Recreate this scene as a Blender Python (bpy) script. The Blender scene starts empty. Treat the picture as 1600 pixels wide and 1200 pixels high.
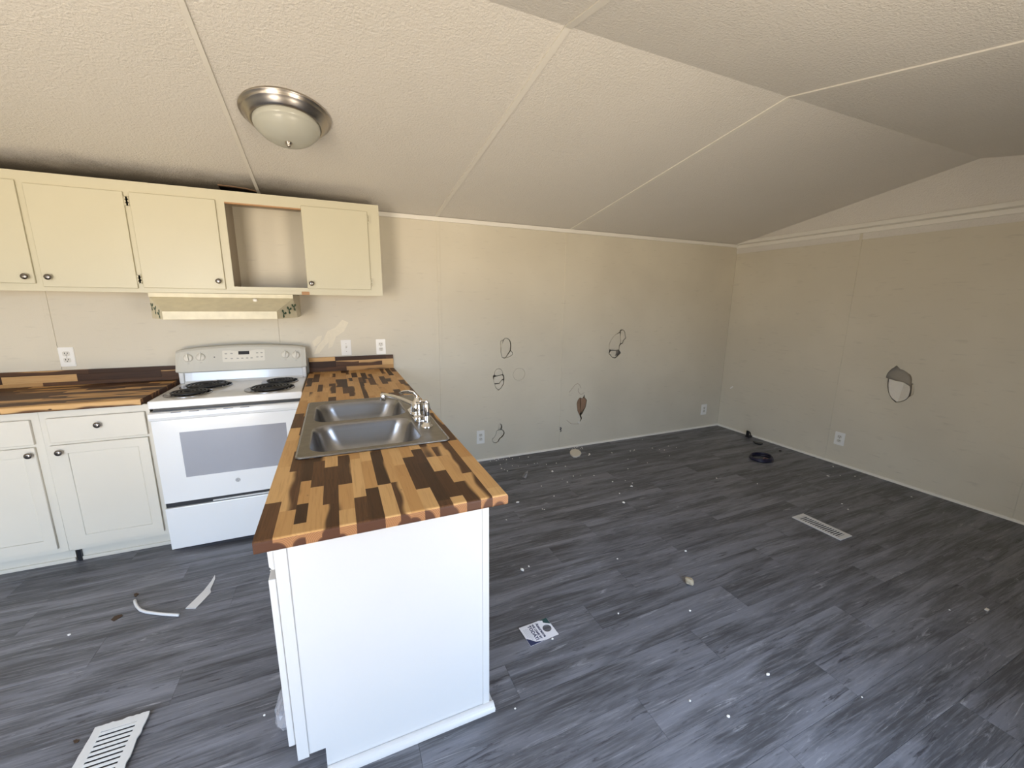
import bpy, bmesh, math, random
from mathutils import Vector, Matrix

scene = bpy.context.scene
COL = scene.collection
rnd = random.Random(7)

# ------------------------------------------------------------------ camera
cam_data = bpy.data.cameras.new('camera')
cam_data.sensor_fit = 'HORIZONTAL'
cam_data.sensor_width = 36.0
cam_data.lens = 36.0 * 631.666 / 1600.0
cam_data.clip_start = 0.02
cam = bpy.data.objects.new('camera', cam_data)
COL.objects.link(cam)
YAW, PITCH, ROLL = (math.radians(v) for v in (23.502, -11.457, 0.588))
F = Vector((math.sin(YAW) * math.cos(PITCH), math.cos(YAW) * math.cos(PITCH), math.sin(PITCH)))
R0 = Vector((math.cos(YAW), -math.sin(YAW), 0))
U0 = R0.cross(F)
RR = R0 * math.cos(ROLL) + U0 * math.sin(ROLL)
UU = -R0 * math.sin(ROLL) + U0 * math.cos(ROLL)
M = Matrix((RR, UU, -F)).transposed().to_4x4()
M.translation = Vector((0.9564, -3.3545, 1.4451))
cam.matrix_world = M
scene.camera = cam

# ------------------------------------------------------------------ exposure, world, daylight
scene.view_settings.view_transform = 'Standard'
scene.view_settings.look = 'None'
scene.view_settings.gamma = 1.0
scene.view_settings.use_curve_mapping = False
scene.view_settings.exposure = -0.12
scene.cycles.max_bounces = 10
scene.cycles.diffuse_bounces = 6

SKY = (0.60, 0.76, 1.0)
GROUND = (1.0, 0.86, 0.68)
SKY_STRENGTH, GROUND_STRENGTH = 17.0, 18.0
world = bpy.data.worlds.new('daylight')
scene.world = world
world.use_nodes = True
nt = world.node_tree
nt.nodes.clear()
w_out = nt.nodes.new('ShaderNodeOutputWorld')
w_bg = nt.nodes.new('ShaderNodeBackground')
w_tc = nt.nodes.new('ShaderNodeTexCoord')
w_sep = nt.nodes.new('ShaderNodeSeparateXYZ')
w_ramp = nt.nodes.new('ShaderNodeValToRGB')
w_map = nt.nodes.new('ShaderNodeMapRange')
w_map.inputs['From Min'].default_value = -1
w_map.inputs['From Max'].default_value = 1
e = w_ramp.color_ramp.elements
e[0].position = 0.47
e[0].color = [c * GROUND_STRENGTH for c in GROUND] + [1]
e[1].position = 0.53
e[1].color = [c * SKY_STRENGTH for c in SKY] + [1]
nt.links.new(w_tc.outputs['Generated'], w_sep.inputs[0])
nt.links.new(w_sep.outputs['Z'], w_map.inputs['Value'])
nt.links.new(w_map.outputs[0], w_ramp.inputs[0])
nt.links.new(w_ramp.outputs[0], w_bg.inputs['Color'])
nt.links.new(w_bg.outputs[0], w_out.inputs['Surface'])

XL, XR, YF = -2.6, 5.155, -3.664          # room limits (back wall at y = 0, floor at z = 0)
HW, SL, YRG = 2.10, 0.1943, -1.832        # wall height, ceiling slope, ridge line
# openings in the front wall behind the photographer: (x0, x1, z0, z1)
OPENINGS = [(-.95, .05, 0.0, 2.0), (-2.2, -1.75, 0.9, 1.7), (1.65, 2.4, 0.12, 1.8)]
for (a, b, c, d) in OPENINGS:
    ld = bpy.data.lights.new('daylight_portal', 'AREA')
    ld.shape = 'RECTANGLE'
    ld.size, ld.size_y = b - a, d - c
    ld.cycles.is_portal = True
    lo = bpy.data.objects.new('daylight_portal', ld)
    lo.location = ((a + b) / 2, YF - 0.06, (c + d) / 2)
    lo.rotation_euler = (math.radians(90), 0, 0)
    COL.objects.link(lo)


# ------------------------------------------------------------------ materials
def new_mat(name):
    m = bpy.data.materials.new(name)
    m.use_nodes = True
    t = m.node_tree
    return m, t, t.nodes['Principled BSDF']


def N(t, typ, **kw):
    n = t.nodes.new(typ)
    for k, v in kw.items():
        if k in n.inputs.keys():
            n.inputs[k].default_value = v
        else:
            setattr(n, k, v)
    return n


def math_node(t, op, a, b=None):
    n = t.nodes.new('ShaderNodeMath')
    n.operation = op
    for i, v in enumerate((a, b)):
        if v is None:
            continue
        if isinstance(v, (int, float)):
            n.inputs[i].default_value = v
        else:
            t.links.new(v, n.inputs[i])
    return n.outputs[0]


def smooth(t, v, lo, hi):
    n = t.nodes.new('ShaderNodeMapRange')
    n.interpolation_type = 'SMOOTHSTEP'
    n.inputs['From Min'].default_value = lo
    n.inputs['From Max'].default_value = hi
    t.links.new(v, n.inputs['Value'])
    return n.outputs[0]


def mixc(t, fac, a, b):
    n = t.nodes.new('ShaderNodeMix')
    n.data_type = 'RGBA'
    for sock, v in ((n.inputs[0], fac), (n.inputs[6], a), (n.inputs[7], b)):
        if isinstance(v, (int, float)):
            sock.default_value = v
        elif isinstance(v, tuple):
            sock.default_value = (*v, 1) if len(v) == 3 else v
        else:
            t.links.new(v, sock)
    return n.outputs[2]


def plain(name, col, rough=0.5, metal=0.0, var=0.06, vscale=6.0, bump=0.0, bscale=80.0, spec=None, coat=0.0, trans=0.0):
    m, t, p = new_mat(name)
    tc = N(t, 'ShaderNodeTexCoord')
    nz = N(t, 'ShaderNodeTexNoise', Scale=vscale, Detail=4.0)
    t.links.new(tc.outputs['Object'], nz.inputs['Vector'])
    hi = tuple(min(1, c * (1 + var)) for c in col)
    lo = tuple(c * (1 - var) for c in col)
    t.links.new(mixc(t, nz.outputs['Fac'], lo, hi), p.inputs['Base Color'])
    p.inputs['Roughness'].default_value = rough
    p.inputs['Metallic'].default_value = metal
    if spec is not None:
        p.inputs['Specular IOR Level'].default_value = spec
    p.inputs['Coat Weight'].default_value = coat
    p.inputs['Transmission Weight'].default_value = trans
    if bump:
        n2 = N(t, 'ShaderNodeTexNoise', Scale=bscale, Detail=3.0)
        t.links.new(tc.outputs['Object'], n2.inputs['Vector'])
        b = N(t, 'ShaderNodeBump', Strength=bump, Distance=0.002)
        t.links.new(n2.outputs['Fac'], b.inputs['Height'])
        t.links.new(b.outputs[0], p.inputs['Normal'])
    return m


def wall_material():
    m, t, p = new_mat('greige_wall_paint')
    tc = N(t, 'ShaderNodeTexCoord')
    n1 = N(t, 'ShaderNodeTexNoise', Scale=1.1, Detail=3.0)
    n2 = N(t, 'ShaderNodeTexNoise', Scale=9.0, Detail=5.0)
    mp = N(t, 'ShaderNodeMapping')
    mp.inputs['Scale'].default_value = (1.0, 1.0, 6.0)
    t.links.new(tc.outputs['Object'], n1.inputs['Vector'])
    t.links.new(tc.outputs['Object'], mp.inputs['Vector'])
    t.links.new(mp.outputs[0], n2.inputs['Vector'])
    c = mixc(t, smooth(t, n1.outputs['Fac'], .35, .65), WALL_A, WALL_B)
    c = mixc(t, math_node(t, 'MULTIPLY', smooth(t, n2.outputs['Fac'], .58, .78), .22), c, (.30, .27, .22))
    t.links.new(c, p.inputs['Base Color'])
    p.inputs['Roughness'].default_value = .48
    n3 = N(t, 'ShaderNodeTexNoise', Scale=160.0, Detail=2.0)
    t.links.new(tc.outputs['Object'], n3.inputs['Vector'])
    b = N(t, 'ShaderNodeBump', Strength=.25, Distance=.0015)
    t.links.new(n3.outputs['Fac'], b.inputs['Height'])
    t.links.new(b.outputs[0], p.inputs['Normal'])
    return m


def ceiling_material():
    m, t, p = new_mat('stippled_ceiling_paint')
    tc = N(t, 'ShaderNodeTexCoord')
    n1 = N(t, 'ShaderNodeTexNoise', Scale=2.0, Detail=4.0)
    t.links.new(tc.outputs['Object'], n1.inputs['Vector'])
    c = mixc(t, n1.outputs['Fac'], (.66, .63, .575), (.715, .68, .625))
    # uneven dark brown band across the panels over the wall cabinets
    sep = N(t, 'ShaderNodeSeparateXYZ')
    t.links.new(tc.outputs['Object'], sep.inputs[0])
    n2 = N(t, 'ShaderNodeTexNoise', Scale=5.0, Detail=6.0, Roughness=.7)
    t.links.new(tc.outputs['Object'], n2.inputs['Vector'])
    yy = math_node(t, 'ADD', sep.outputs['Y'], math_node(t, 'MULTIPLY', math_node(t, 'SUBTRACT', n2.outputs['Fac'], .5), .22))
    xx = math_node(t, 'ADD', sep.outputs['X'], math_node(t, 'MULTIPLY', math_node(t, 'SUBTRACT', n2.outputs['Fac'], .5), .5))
    dark_band = math_node(t, 'MULTIPLY', smooth(t, yy, -.42, -.14), smooth(t, xx, 1.45, .55))
    c = mixc(t, math_node(t, 'MULTIPLY', dark_band, .82), c, (.10, .083, .058))
    t.links.new(c, p.inputs['Base Color'])
    p.inputs['Roughness'].default_value = .6
    n3 = N(t, 'ShaderNodeTexNoise', Scale=95.0, Detail=3.0, Roughness=.65)
    t.links.new(tc.outputs['Object'], n3.inputs['Vector'])
    b = N(t, 'ShaderNodeBump', Strength=.8, Distance=.006)
    t.links.new(n3.outputs['Fac'], b.inputs['Height'])
    t.links.new(b.outputs[0], p.inputs['Normal'])
    return m


def plank_material():
    m, t, p = new_mat('grey_vinyl_plank')
    tc = N(t, 'ShaderNodeTexCoord')
    oi = N(t, 'ShaderNodeObjectInfo')
    r1 = oi.outputs['Random']
    off = N(t, 'ShaderNodeCombineXYZ')
    t.links.new(math_node(t, 'MULTIPLY', r1, 43.0), off.inputs[0])
    t.links.new(math_node(t, 'MULTIPLY', r1, 17.0), off.inputs[1])
    add = N(t, 'ShaderNodeVectorMath', operation='ADD')
    t.links.new(tc.outputs['Object'], add.inputs[0])
    t.links.new(off.outputs[0], add.inputs[1])

    def streak(sx, sy, det, dist=0.0, rough=.6):
        mp = N(t, 'ShaderNodeMapping')
        mp.inputs['Scale'].default_value = (sx, sy, 1)
        t.links.new(add.outputs[0], mp.inputs['Vector'])
        n = N(t, 'ShaderNodeTexNoise', Scale=1.0, Detail=det, Distortion=dist, Roughness=rough)
        t.links.new(mp.outputs[0], n.inputs['Vector'])
        return n.outputs['Fac']
    broad = streak(1.3, 11.0, 5.0, .6, .62)
    fine = streak(5.0, 110.0, 6.0, .6, .7)
    brush = streak(3.2, 38.0, 8.0, 1.2, .74)
    c = mixc(t, smooth(t, broad, .36, .66), (.068, .070, .080), (.186, .193, .225))
    c = mixc(t, math_node(t, 'MULTIPLY', smooth(t, fine, .46, .66), .42), c, (.27, .277, .305))
    c = mixc(t, math_node(t, 'MULTIPLY', smooth(t, brush, .57, .70), .70), c, (.40, .41, .445))
    c = mixc(t, math_node(t, 'MULTIPLY', smooth(t, brush, .45, .33), .85), c, (.034, .035, .043))
    tone = math_node(t, 'ADD', math_node(t, 'MULTIPLY', r1, .24), .88)
    hsv = N(t, 'ShaderNodeHueSaturation')
    t.links.new(tone, hsv.inputs['Value'])
    t.links.new(c, hsv.inputs['Color'])
    t.links.new(hsv.outputs[0], p.inputs['Base Color'])
    p.inputs['Roughness'].default_value = .42
    p.inputs['Specular IOR Level'].default_value = .4
    b = N(t, 'ShaderNodeBump', Strength=.25, Distance=.001)
    t.links.new(fine, b.inputs['Height'])
    t.links.new(b.outputs[0], p.inputs['Normal'])
    return m


def stave_material(name, axis):
    """Acacia: a dark heart cylinder running along the grain inside a pale sapwood stave."""
    m, t, p = new_mat(name)
    tc = N(t, 'ShaderNodeTexCoord')
    oi = N(t, 'ShaderNodeObjectInfo')
    sep = N(t, 'ShaderNodeSeparateXYZ')
    t.links.new(tc.outputs['Object'], sep.inputs[0])
    along, across = (sep.outputs['X'], sep.outputs['Y']) if axis == 'X' else (sep.outputs['Y'], sep.outputs['X'])
    up = sep.outputs['Z']
    rgb = N(t, 'ShaderNodeSeparateColor')
    t.links.new(oi.outputs['Color'], rgb.inputs[0])
    rv, gv, bv = rgb.outputs[0], rgb.outputs[1], rgb.outputs[2]
    r1 = oi.outputs['Random']

    def field(sa, sc, det, seed, dist=0.0):
        cb = N(t, 'ShaderNodeCombineXYZ')
        t.links.new(math_node(t, 'ADD', math_node(t, 'MULTIPLY', along, sa), math_node(t, 'MULTIPLY', r1, 61.0 + seed)), cb.inputs[0])
        t.links.new(math_node(t, 'MULTIPLY', across, sc), cb.inputs[1])
        t.links.new(math_node(t, 'MULTIPLY', up, sc), cb.inputs[2])
        n = N(t, 'ShaderNodeTexNoise', Scale=1.0, Detail=det, Distortion=dist)
        t.links.new(cb.outputs[0], n.inputs['Vector'])
        return n.outputs['Fac']
    wob = field(3.6, 5.0, 2.0, 3.0)
    grain = field(9.0, 160.0, 5.0, 11.0, .5)
    knotf = field(13.0, 26.0, 2.0, 29.0)
    dx = math_node(t, 'SUBTRACT', across, math_node(t, 'MULTIPLY', math_node(t, 'SUBTRACT', rv, .5), .064))
    dz = math_node(t, 'ADD', up, .016)
    dist = math_node(t, 'SQRT', math_node(t, 'ADD', math_node(t, 'MULTIPLY', dx, dx), math_node(t, 'MULTIPLY', dz, dz)))
    rad = math_node(t, 'ADD', math_node(t, 'MULTIPLY', gv, .08), math_node(t, 'MULTIPLY', math_node(t, 'SUBTRACT', wob, .5), .046))
    delta = math_node(t, 'SUBTRACT', dist, rad)
    heart = math_node(t, 'SUBTRACT', 1.0, smooth(t, delta, -.0042, .0030))
    sap = mixc(t, bv, (.50, .27, .095), (.66, .41, .175))
    sap = mixc(t, math_node(t, 'MULTIPLY', smooth(t, grain, .45, .75), .35), sap, (.36, .18, .06))
    hrt = mixc(t, bv, (.046, .020, .008), (.130, .059, .024))
    hrt = mixc(t, math_node(t, 'MULTIPLY', smooth(t, grain, .4, .7), .5), hrt, (.028, .012, .006))
    c = mixc(t, heart, sap, hrt)
    c = mixc(t, smooth(t, knotf, .74, .79), c, (.035, .015, .008))
    # growth rings on the sawn ends
    geo = N(t, 'ShaderNodeNewGeometry')
    vt = N(t, 'ShaderNodeVectorTransform', vector_type='NORMAL', convert_from='WORLD', convert_to='OBJECT')
    t.links.new(geo.outputs['True Normal'], vt.inputs[0])
    s2 = N(t, 'ShaderNodeSeparateXYZ')
    t.links.new(vt.outputs[0], s2.inputs[0])
    end = smooth(t, math_node(t, 'ABSOLUTE', s2.outputs['X' if axis == 'X' else 'Y']), .7, .9)
    rings = math_node(t, 'SINE', math_node(t, 'MULTIPLY', dist, 1500.0))
    ec = mixc(t, heart, (.33, .16, .07), (.080, .034, .019))
    ec = mixc(t, math_node(t, 'MULTIPLY', smooth(t, rings, .2, 1.0), .45), ec, (.07, .03, .018))
    c = mixc(t, end, c, ec)
    t.links.new(c, p.inputs['Base Color'])
    p.inputs['Roughness'].default_value = .5
    p.inputs['Specular IOR Level'].default_value = .3
    b = N(t, 'ShaderNodeBump', Strength=.15, Distance=.001)
    t.links.new(grain, b.inputs['Height'])
    t.links.new(b.outputs[0], p.inputs['Normal'])
    return m


WALL_A, WALL_B = (.60, .552, .445), (.66, .61, .495)
M_WALL = wall_material()
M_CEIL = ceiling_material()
M_PLANK = plank_material()
M_SEAM = plain('ceiling_seam_caulk', (.70, .67, .605), .5, var=.03)
M_STAVE_X = stave_material('acacia_grain_along_wall', 'X')
M_STAVE_Y = stave_material('acacia_grain_along_peninsula', 'Y')
M_SUB = plain('dark_subfloor', (.03, .03, .03), .9)
M_TRIM = plain('white_trim_paint', (.78, .755, .69), .4, var=.03)
M_CAB = plain('cream_cabinet_paint', (.55, .517, .385), .38, var=.035, vscale=4, bump=.12, bscale=60)
M_CABIN = plain('cabinet_inner_board', (.42, .36, .28), .6, var=.1)
M_BASE = plain('off_white_cabinet_paint', (.675, .632, .54), .38, var=.035, vscale=4, bump=.12, bscale=60)
M_PEN = plain('white_peninsula_paint', (.60, .595, .59), .4, var=.02, bump=.1, bscale=50)
M_RAW = plain('bare_pine', (.40, .22, .10), .6, var=.2, vscale=30)
M_HOOD = plain('yellowed_enamel', (.64, .585, .42), .4, var=.16, vscale=22, bump=.1, bscale=40)
M_LEAF = plain('holly_green_print', (.03, .075, .04), .5, var=.3, vscale=60)
M_BERRY = plain('berry_print', (.30, .03, .03), .5)
M_ENAMEL = plain('white_enamel', (.80, .80, .79), .16, var=.015, coat=.3)
M_CONSOLE = plain('bisque_console_plastic', (.60, .585, .52), .35, var=.02)
M_PADS = plain('light_grey_key_print', (.40, .39, .36), .5)
M_KEYPLATE = plain('pale_keypad_plate', (.74, .715, .64), .3, var=.02)
M_BLACK = plain('black_plastic', (.010, .010, .012), .4)
M_DARK = plain('dark_cavity', (.015, .013, .012), .9)
M_COIL = plain('black_burner_coil', (.012, .012, .013), .45)
M_OVENGLASS = plain('grey_oven_glass', (.335, .335, .36), .12, var=.05, vscale=5, coat=.4)
M_GREY = plain('grey_print', (.22, .22, .24), .4)
M_STEEL = plain('brushed_stainless', (.36, .365, .385), .25, 1.0, var=.05, vscale=30)
M_STEELRIM = plain('scratched_stainless', (.26, .245, .22), .40, 1.0, var=.25, vscale=25)
M_CHROME = plain('chrome', (.82, .82, .83), .07, 1.0, var=.02)
M_NICKEL = plain('brushed_nickel', (.46, .42, .375), .28, 1.0, var=.05, vscale=30)
M_KNOB = plain('dark_nickel_knob', (.24, .22, .205), .22, 1.0)
M_FROST = plain('frosted_lamp_glass', (.43, .43, .375), .30, var=.03, coat=.15)
M_PLATE = plain('white_outlet_plastic', (.82, .81, .77), .3, var=.01)
M_RECEPT = plain('ivory_receptacle', (.66, .64, .57), .35)
M_REG = plain('white_register_enamel', (.66, .655, .64), .4, var=.08, vscale=40)
M_GYP = plain('gypsum', (.70, .66, .58), .85, var=.06, vscale=60)
M_KRAFT = plain('torn_kraft_paper', (.27, .165, .10), .85, var=.15, vscale=40)
M_CAVITY = plain('taupe_sheathing', (.36, .32, .26), .85, var=.15, vscale=15)
M_CARD = plain('white_card', (.76, .76, .80), .45, var=.02)
M_INK = plain('navy_ink', (.02, .03, .09), .5)
M_INK2 = plain('pale_grey_ink', (.45, .46, .52), .5)
M_TEAL = plain('dark_teal_ink', (.012, .06, .065), .4)
M_PLASTIC = plain('white_plastic', (.72, .72, .72), .35)
M_PURPLE = plain('dark_purple_rubber', (.012, .010, .030), .35)
M_PINK = plain('dusty_pink_cord', (.28, .13, .15), .5)
M_STONE = plain('tan_stone', (.42, .36, .26), .8, var=.3, vscale=50, bump=.6, bscale=60)
M_PATCH = plain('old_cream_paint', (.72, .66, .52), .3, var=.08, vscale=40)
M_CRUMB = plain('crushed_gypsum', (.84, .82, .77), .85)
M_LEAFDRY = plain('dry_brown_leaf', (.065, .038, .02), .8)


def bag_material():
    m, t, p = new_mat('clear_plastic_film')
    p.inputs['Base Color'].default_value = (.62, .62, .66, 1)
    p.inputs['Roughness'].default_value = .12
    p.inputs['Alpha'].default_value = .38
    return m


M_BAG = bag_material()


# ------------------------------------------------------------------ mesh helpers
def new_bm():
    return bmesh.new()


def box(bm, x0, x1, y0, y1, z0, z1, bev=0.0):
    b = bmesh.new()
    vs = [b.verts.new((x, y, z)) for x in (x0, x1) for y in (y0, y1) for z in (z0, z1)]
    for f in ((0, 1, 3, 2), (4, 6, 7, 5), (0, 4, 5, 1), (2, 3, 7, 6), (0, 2, 6, 4), (1, 5, 7, 3)):
        b.faces.new([vs[i] for i in f])
    bmesh.ops.recalc_face_normals(b, faces=b.faces)
    if bev:
        bmesh.ops.bevel(b, geom=list(b.edges), offset=bev, segments=2, profile=.5, affect='EDGES')
    merge(bm, b)
    return bm


def merge(bm, other, mat=None):
    me = bpy.data.meshes.new('tmp')
    other.to_mesh(me)
    other.free()
    if mat is not None:
        me.transform(mat)
    bm.from_mesh(me)
    bpy.data.meshes.remove(me)


def prism(bm, poly, fn, lo, hi):
    """Extrude polygon poly (u, v) from w = lo to w = hi; fn maps (u, v, w) to x, y, z."""
    a = [bm.verts.new(fn(u, v, lo)) for u, v in poly]
    b = [bm.verts.new(fn(u, v, hi)) for u, v in poly]
    n = len(poly)
    fs = [bm.faces.new(a), bm.faces.new(b[::-1])]
    for i in range(n):
        j = (i + 1) % n
        fs.append(bm.faces.new((a[j], a[i], b[i], b[j])))
    bmesh.ops.recalc_face_normals(bm, faces=fs)
    return bm


def plate(bm, outer, holes, fn, lo, hi):
    """A plate with real holes: outline and holes in (u, v), thickness lo..hi along w."""
    cu = bpy.data.curves.new('tmp', 'CURVE')
    cu.dimensions = '2D'
    cu.fill_mode = 'BOTH'
    cu.extrude = .5
    for loop in [outer] + list(holes):
        sp = cu.splines.new('POLY')
        sp.points.add(len(loop) - 1)
        for q, (u, v) in zip(sp.points, loop):
            q.co = (u, v, 0, 1)
        sp.use_cyclic_u = True
    ob = bpy.data.objects.new('tmp', cu)
    me = bpy.data.meshes.new_from_object(ob)
    for v in me.vertices:
        v.co = fn(v.co.x, v.co.y, lo + (v.co.z + .5) * (hi - lo))
    b = bmesh.new()
    b.from_mesh(me)
    bmesh.ops.remove_doubles(b, verts=b.verts, dist=1e-5)
    bmesh.ops.recalc_face_normals(b, faces=b.faces)
    bpy.data.objects.remove(ob)
    bpy.data.curves.remove(cu)
    bpy.data.meshes.remove(me)
    merge(bm, b)
    return bm


def lathe(bm, prof, seg=32, mat=None, smooth_it=True):
    b = bmesh.new()
    rings = []
    for r, z in prof:
        if r < 1e-6:
            rings.append([b.verts.new((0, 0, z))])
        else:
            rings.append([b.verts.new((r * math.cos(2 * math.pi * i / seg), r * math.sin(2 * math.pi * i / seg), z)) for i in range(seg)])
    for A, B in zip(rings, rings[1:]):
        for i in range(seg):
            j = (i + 1) % seg
            if len(A) == 1 and len(B) == 1:
                continue
            if len(A) == 1:
                b.faces.new((A[0], B[i], B[j]))
            elif len(B) == 1:
                b.faces.new((A[i], A[j], B[0]))
            else:
                b.faces.new((A[i], A[j], B[j], B[i]))
    bmesh.ops.recalc_face_normals(b, faces=b.faces)
    for f in b.faces:
        f.smooth = smooth_it
    merge(bm, b, mat)
    return bm


def tube(bm, pts, r, seg=8, closed=False, radii=None, flat=1.0):
    b = bmesh.new()
    pts = [Vector(p) for p in pts]
    n = len(pts)
    rings = []
    prev = None
    for i, p in enumerate(pts):
        if closed:
            d = pts[(i + 1) % n] - pts[i - 1]
        else:
            d = pts[min(i + 1, n - 1)] - pts[max(i - 1, 0)]
        d.normalize()
        ref = prev if prev is not None else (Vector((0, 0, 1)) if abs(d.z) < .9 else Vector((1, 0, 0)))
        s = d.cross(ref)
        if s.length < 1e-5:
            s = d.cross(Vector((1, 0, 0)))
        s.normalize()
        u = s.cross(d).normalized()
        prev = u
        rr = radii[i] if radii else r
        rings.append([b.verts.new(p + rr * (math.cos(a) * s + flat * math.sin(a) * u)) for a in [2 * math.pi * k / seg for k in range(seg)]])
    m = n if closed else n - 1
    for i in range(m):
        A, B = rings[i], rings[(i + 1) % n]
        for k in range(seg):
            l = (k + 1) % seg
            b.faces.new((A[k], A[l], B[l], B[k]))
    if not closed:
        b.faces.new(rings[0][::-1])
        b.faces.new(rings[-1])
    bmesh.ops.recalc_face_normals(b, faces=b.faces)
    for f in b.faces:
        f.smooth = True
    merge(bm, b)
    return bm


def rounded(x0, x1, y0, y1, r, n=6):
    out = []
    for cx, cy, a0 in ((x1 - r, y1 - r, 0), (x0 + r, y1 - r, 90), (x0 + r, y0 + r, 180), (x1 - r, y0 + r, 270)):
        for i in range(n + 1):
            a = math.radians(a0 + 90 * i / n)
            out.append((cx + r * math.cos(a), cy + r * math.sin(a)))
    return out


def circle(cx, cy, r, n=28, ry=None):
    ry = ry or r
    return [(cx + r * math.cos(2 * math.pi * i / n), cy + ry * math.sin(2 * math.pi * i / n)) for i in range(n)]


def rect(x0, x1, y0, y1):
    return [(x0, y0), (x1, y0), (x1, y1), (x0, y1)]


def text_bm(bm, txt, size, fn, lo, hi, bold=0.0):
    cu = bpy.data.curves.new('tmp', 'FONT')
    cu.body = txt
    cu.size = size
    cu.extrude = .5
    cu.offset = bold
    cu.resolution_u = 2
    cu.align_x = 'CENTER'
    cu.align_y = 'CENTER'
    ob = bpy.data.objects.new('tmp', cu)
    me = bpy.data.meshes.new_from_object(ob)
    for v in me.vertices:
        v.co = fn(v.co.x, v.co.y, lo + (v.co.z + .5) * (hi - lo))
    bm.from_mesh(me)
    bpy.data.objects.remove(ob)
    bpy.data.curves.remove(cu)
    bpy.data.meshes.remove(me)
    return bm


FN_XZ = lambda y: (lambda u, v, w: Vector((u, y - w, v)))      # faces -y (out of the back wall)
FN_YZ = lambda x: (lambda u, v, w: Vector((x - w, u, v)))      # faces -x (out of the right wall)
FN_XY = lambda z: (lambda u, v, w: Vector((u, v, z + w)))      # lies flat, w up


def link_mesh(name, bm, mat, origin=(0, 0, 0), parent=None, loc=(0, 0, 0)):
    me = bpy.data.meshes.new(name)
    bmesh.ops.translate(bm, verts=bm.verts, vec=-Vector(origin))
    bm.to_mesh(me)
    bm.free()
    if mat is not None:
        me.materials.append(mat)
    ob = bpy.data.objects.new(name, me)
    COL.objects.link(ob)
    ob.location = loc
    if parent is not None:
        ob.parent = parent
    return ob


def tag(o, label, cat, group=None, kind=None):
    o['label'] = label
    o['category'] = cat
    if group:
        o['group'] = group
    if kind:
        o['kind'] = kind
    return o


class Thing:
    """An Empty at the thing's base; its parts are modelled in room coordinates."""
    def __init__(self, name, label, cat, loc, group=None):
        self.loc = Vector(loc)
        self.e = bpy.data.objects.new(name, None)
        self.e.empty_display_size = .05
        COL.objects.link(self.e)
        self.e.location = self.loc
        tag(self.e, label, cat, group)

    def part(self, name, bm, mat, parent=None, label=None):
        o = link_mesh(name, bm, mat, self.loc, parent or self.e)
        if label:
            o['label'] = label
        return o


def solid(name, label, cat, bm, mat, loc, group=None):
    o = link_mesh(name, bm, mat, loc, None, loc)
    return tag(o, label, cat, group)


def struct(name, bm, mat, parent=None):
    o = link_mesh(name, bm, mat, (0, 0, 0), parent)
    if parent is None:
        o['kind'] = 'structure'
    return o


def copy_thing(root, loc, label=None, group=None):
    c = root.copy()
    COL.objects.link(c)
    c.location = loc
    if label:
        c['label'] = label
    if group:
        c['group'] = group
    for ch in list(root.children):
        d = ch.copy()
        COL.objects.link(d)
        d.parent = c
        for g in list(ch.children):
            h = g.copy()
            COL.objects.link(h)
            h.parent = d
    return c


# ------------------------------------------------------------------ floor
bm = new_bm()
box(bm, XL - .1, XR + .1, YF - .1, .1, -.12, -.006)
floor = struct('floor', bm, M_SUB)
PW, PL, GAP = .160, 1.22, .0009
b = new_bm()
box(b, 0, PL - GAP, 0, PW - GAP, -.006, 0)
full = bpy.data.meshes.new('plank')
b.to_mesh(full)
b.free()
full.materials.append(M_PLANK)
y = 0.0
row = 0
while y > YF:
    y -= PW
    off = (row * .437 + rnd.uniform(-.08, .08)) % PL
    x = XL - off
    row += 1
    while x < XR:
        a, c = max(x, XL), min(x + PL - GAP, XR)
        if c - a > .03:
            if abs((c - a) - (PL - GAP)) < 1e-4:
                me = full
                o = bpy.data.objects.new('plank', me)
                COL.objects.link(o)
            else:
                b = new_bm()
                box(b, 0, c - a, 0, PW - GAP, -.006, 0)
                o = link_mesh('plank', b, M_PLANK)
            o.location = (a, y, rnd.uniform(-.0004, 0))
            o.parent = floor
        x += PL

# ------------------------------------------------------------------ walls
T_G = .012     # wallboard thickness; the cavity behind is closed by sheathing
# breaks in the back wall board (x, z)
H1 = [(2.325, 1.114), (2.338, 1.126), (2.358, 1.130), (2.384, 1.117), (2.398, 1.098), (2.405, 1.069), (2.402, 1.016), (2.421, 0.995), (2.416, 0.971), (2.391, 0.958), (2.360, 0.949), (2.339, 0.944), (2.313, 0.954), (2.302, 1.000), (2.297, 1.082), (2.304, 1.110)]
H1A = [(2.330, 1.105), (2.340, 1.122), (2.358, 1.125), (2.379, 1.115), (2.392, 1.093), (2.398, 1.064), (2.395, 1.018), (2.349, 0.952), (2.317, 0.957), (2.307, 1.000), (2.310, 1.057)]
H1B = [(2.401, 1.008), (2.416, 0.993), (2.412, 0.975), (2.391, 0.963), (2.356, 0.953)]
H1C = [(2.301, 1.082), (2.307, 1.106), (2.320, 1.110), (2.323, 1.100), (2.306, 1.043), (2.304, 1.019)]
H2 = [(2.225, 0.788), (2.239, 0.802), (2.244, 0.831), (2.262, 0.852), (2.280, 0.857), (2.303, 0.850), (2.319, 0.832), (2.325, 0.802), (2.335, 0.789), (2.341, 0.759), (2.335, 0.739), (2.335, 0.709), (2.309, 0.672), (2.283, 0.651), (2.254, 0.678), (2.239, 0.719)]
H2A = [(2.242, 0.778), (2.314, 0.792), (2.328, 0.784), (2.330, 0.760), (2.311, 0.748), (2.288, 0.719), (2.244, 0.721), (2.237, 0.751)]
H2B = [(2.244, 0.712), (2.291, 0.712), (2.311, 0.740), (2.329, 0.747), (2.330, 0.712), (2.306, 0.677), (2.283, 0.661), (2.259, 0.680)]
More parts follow.
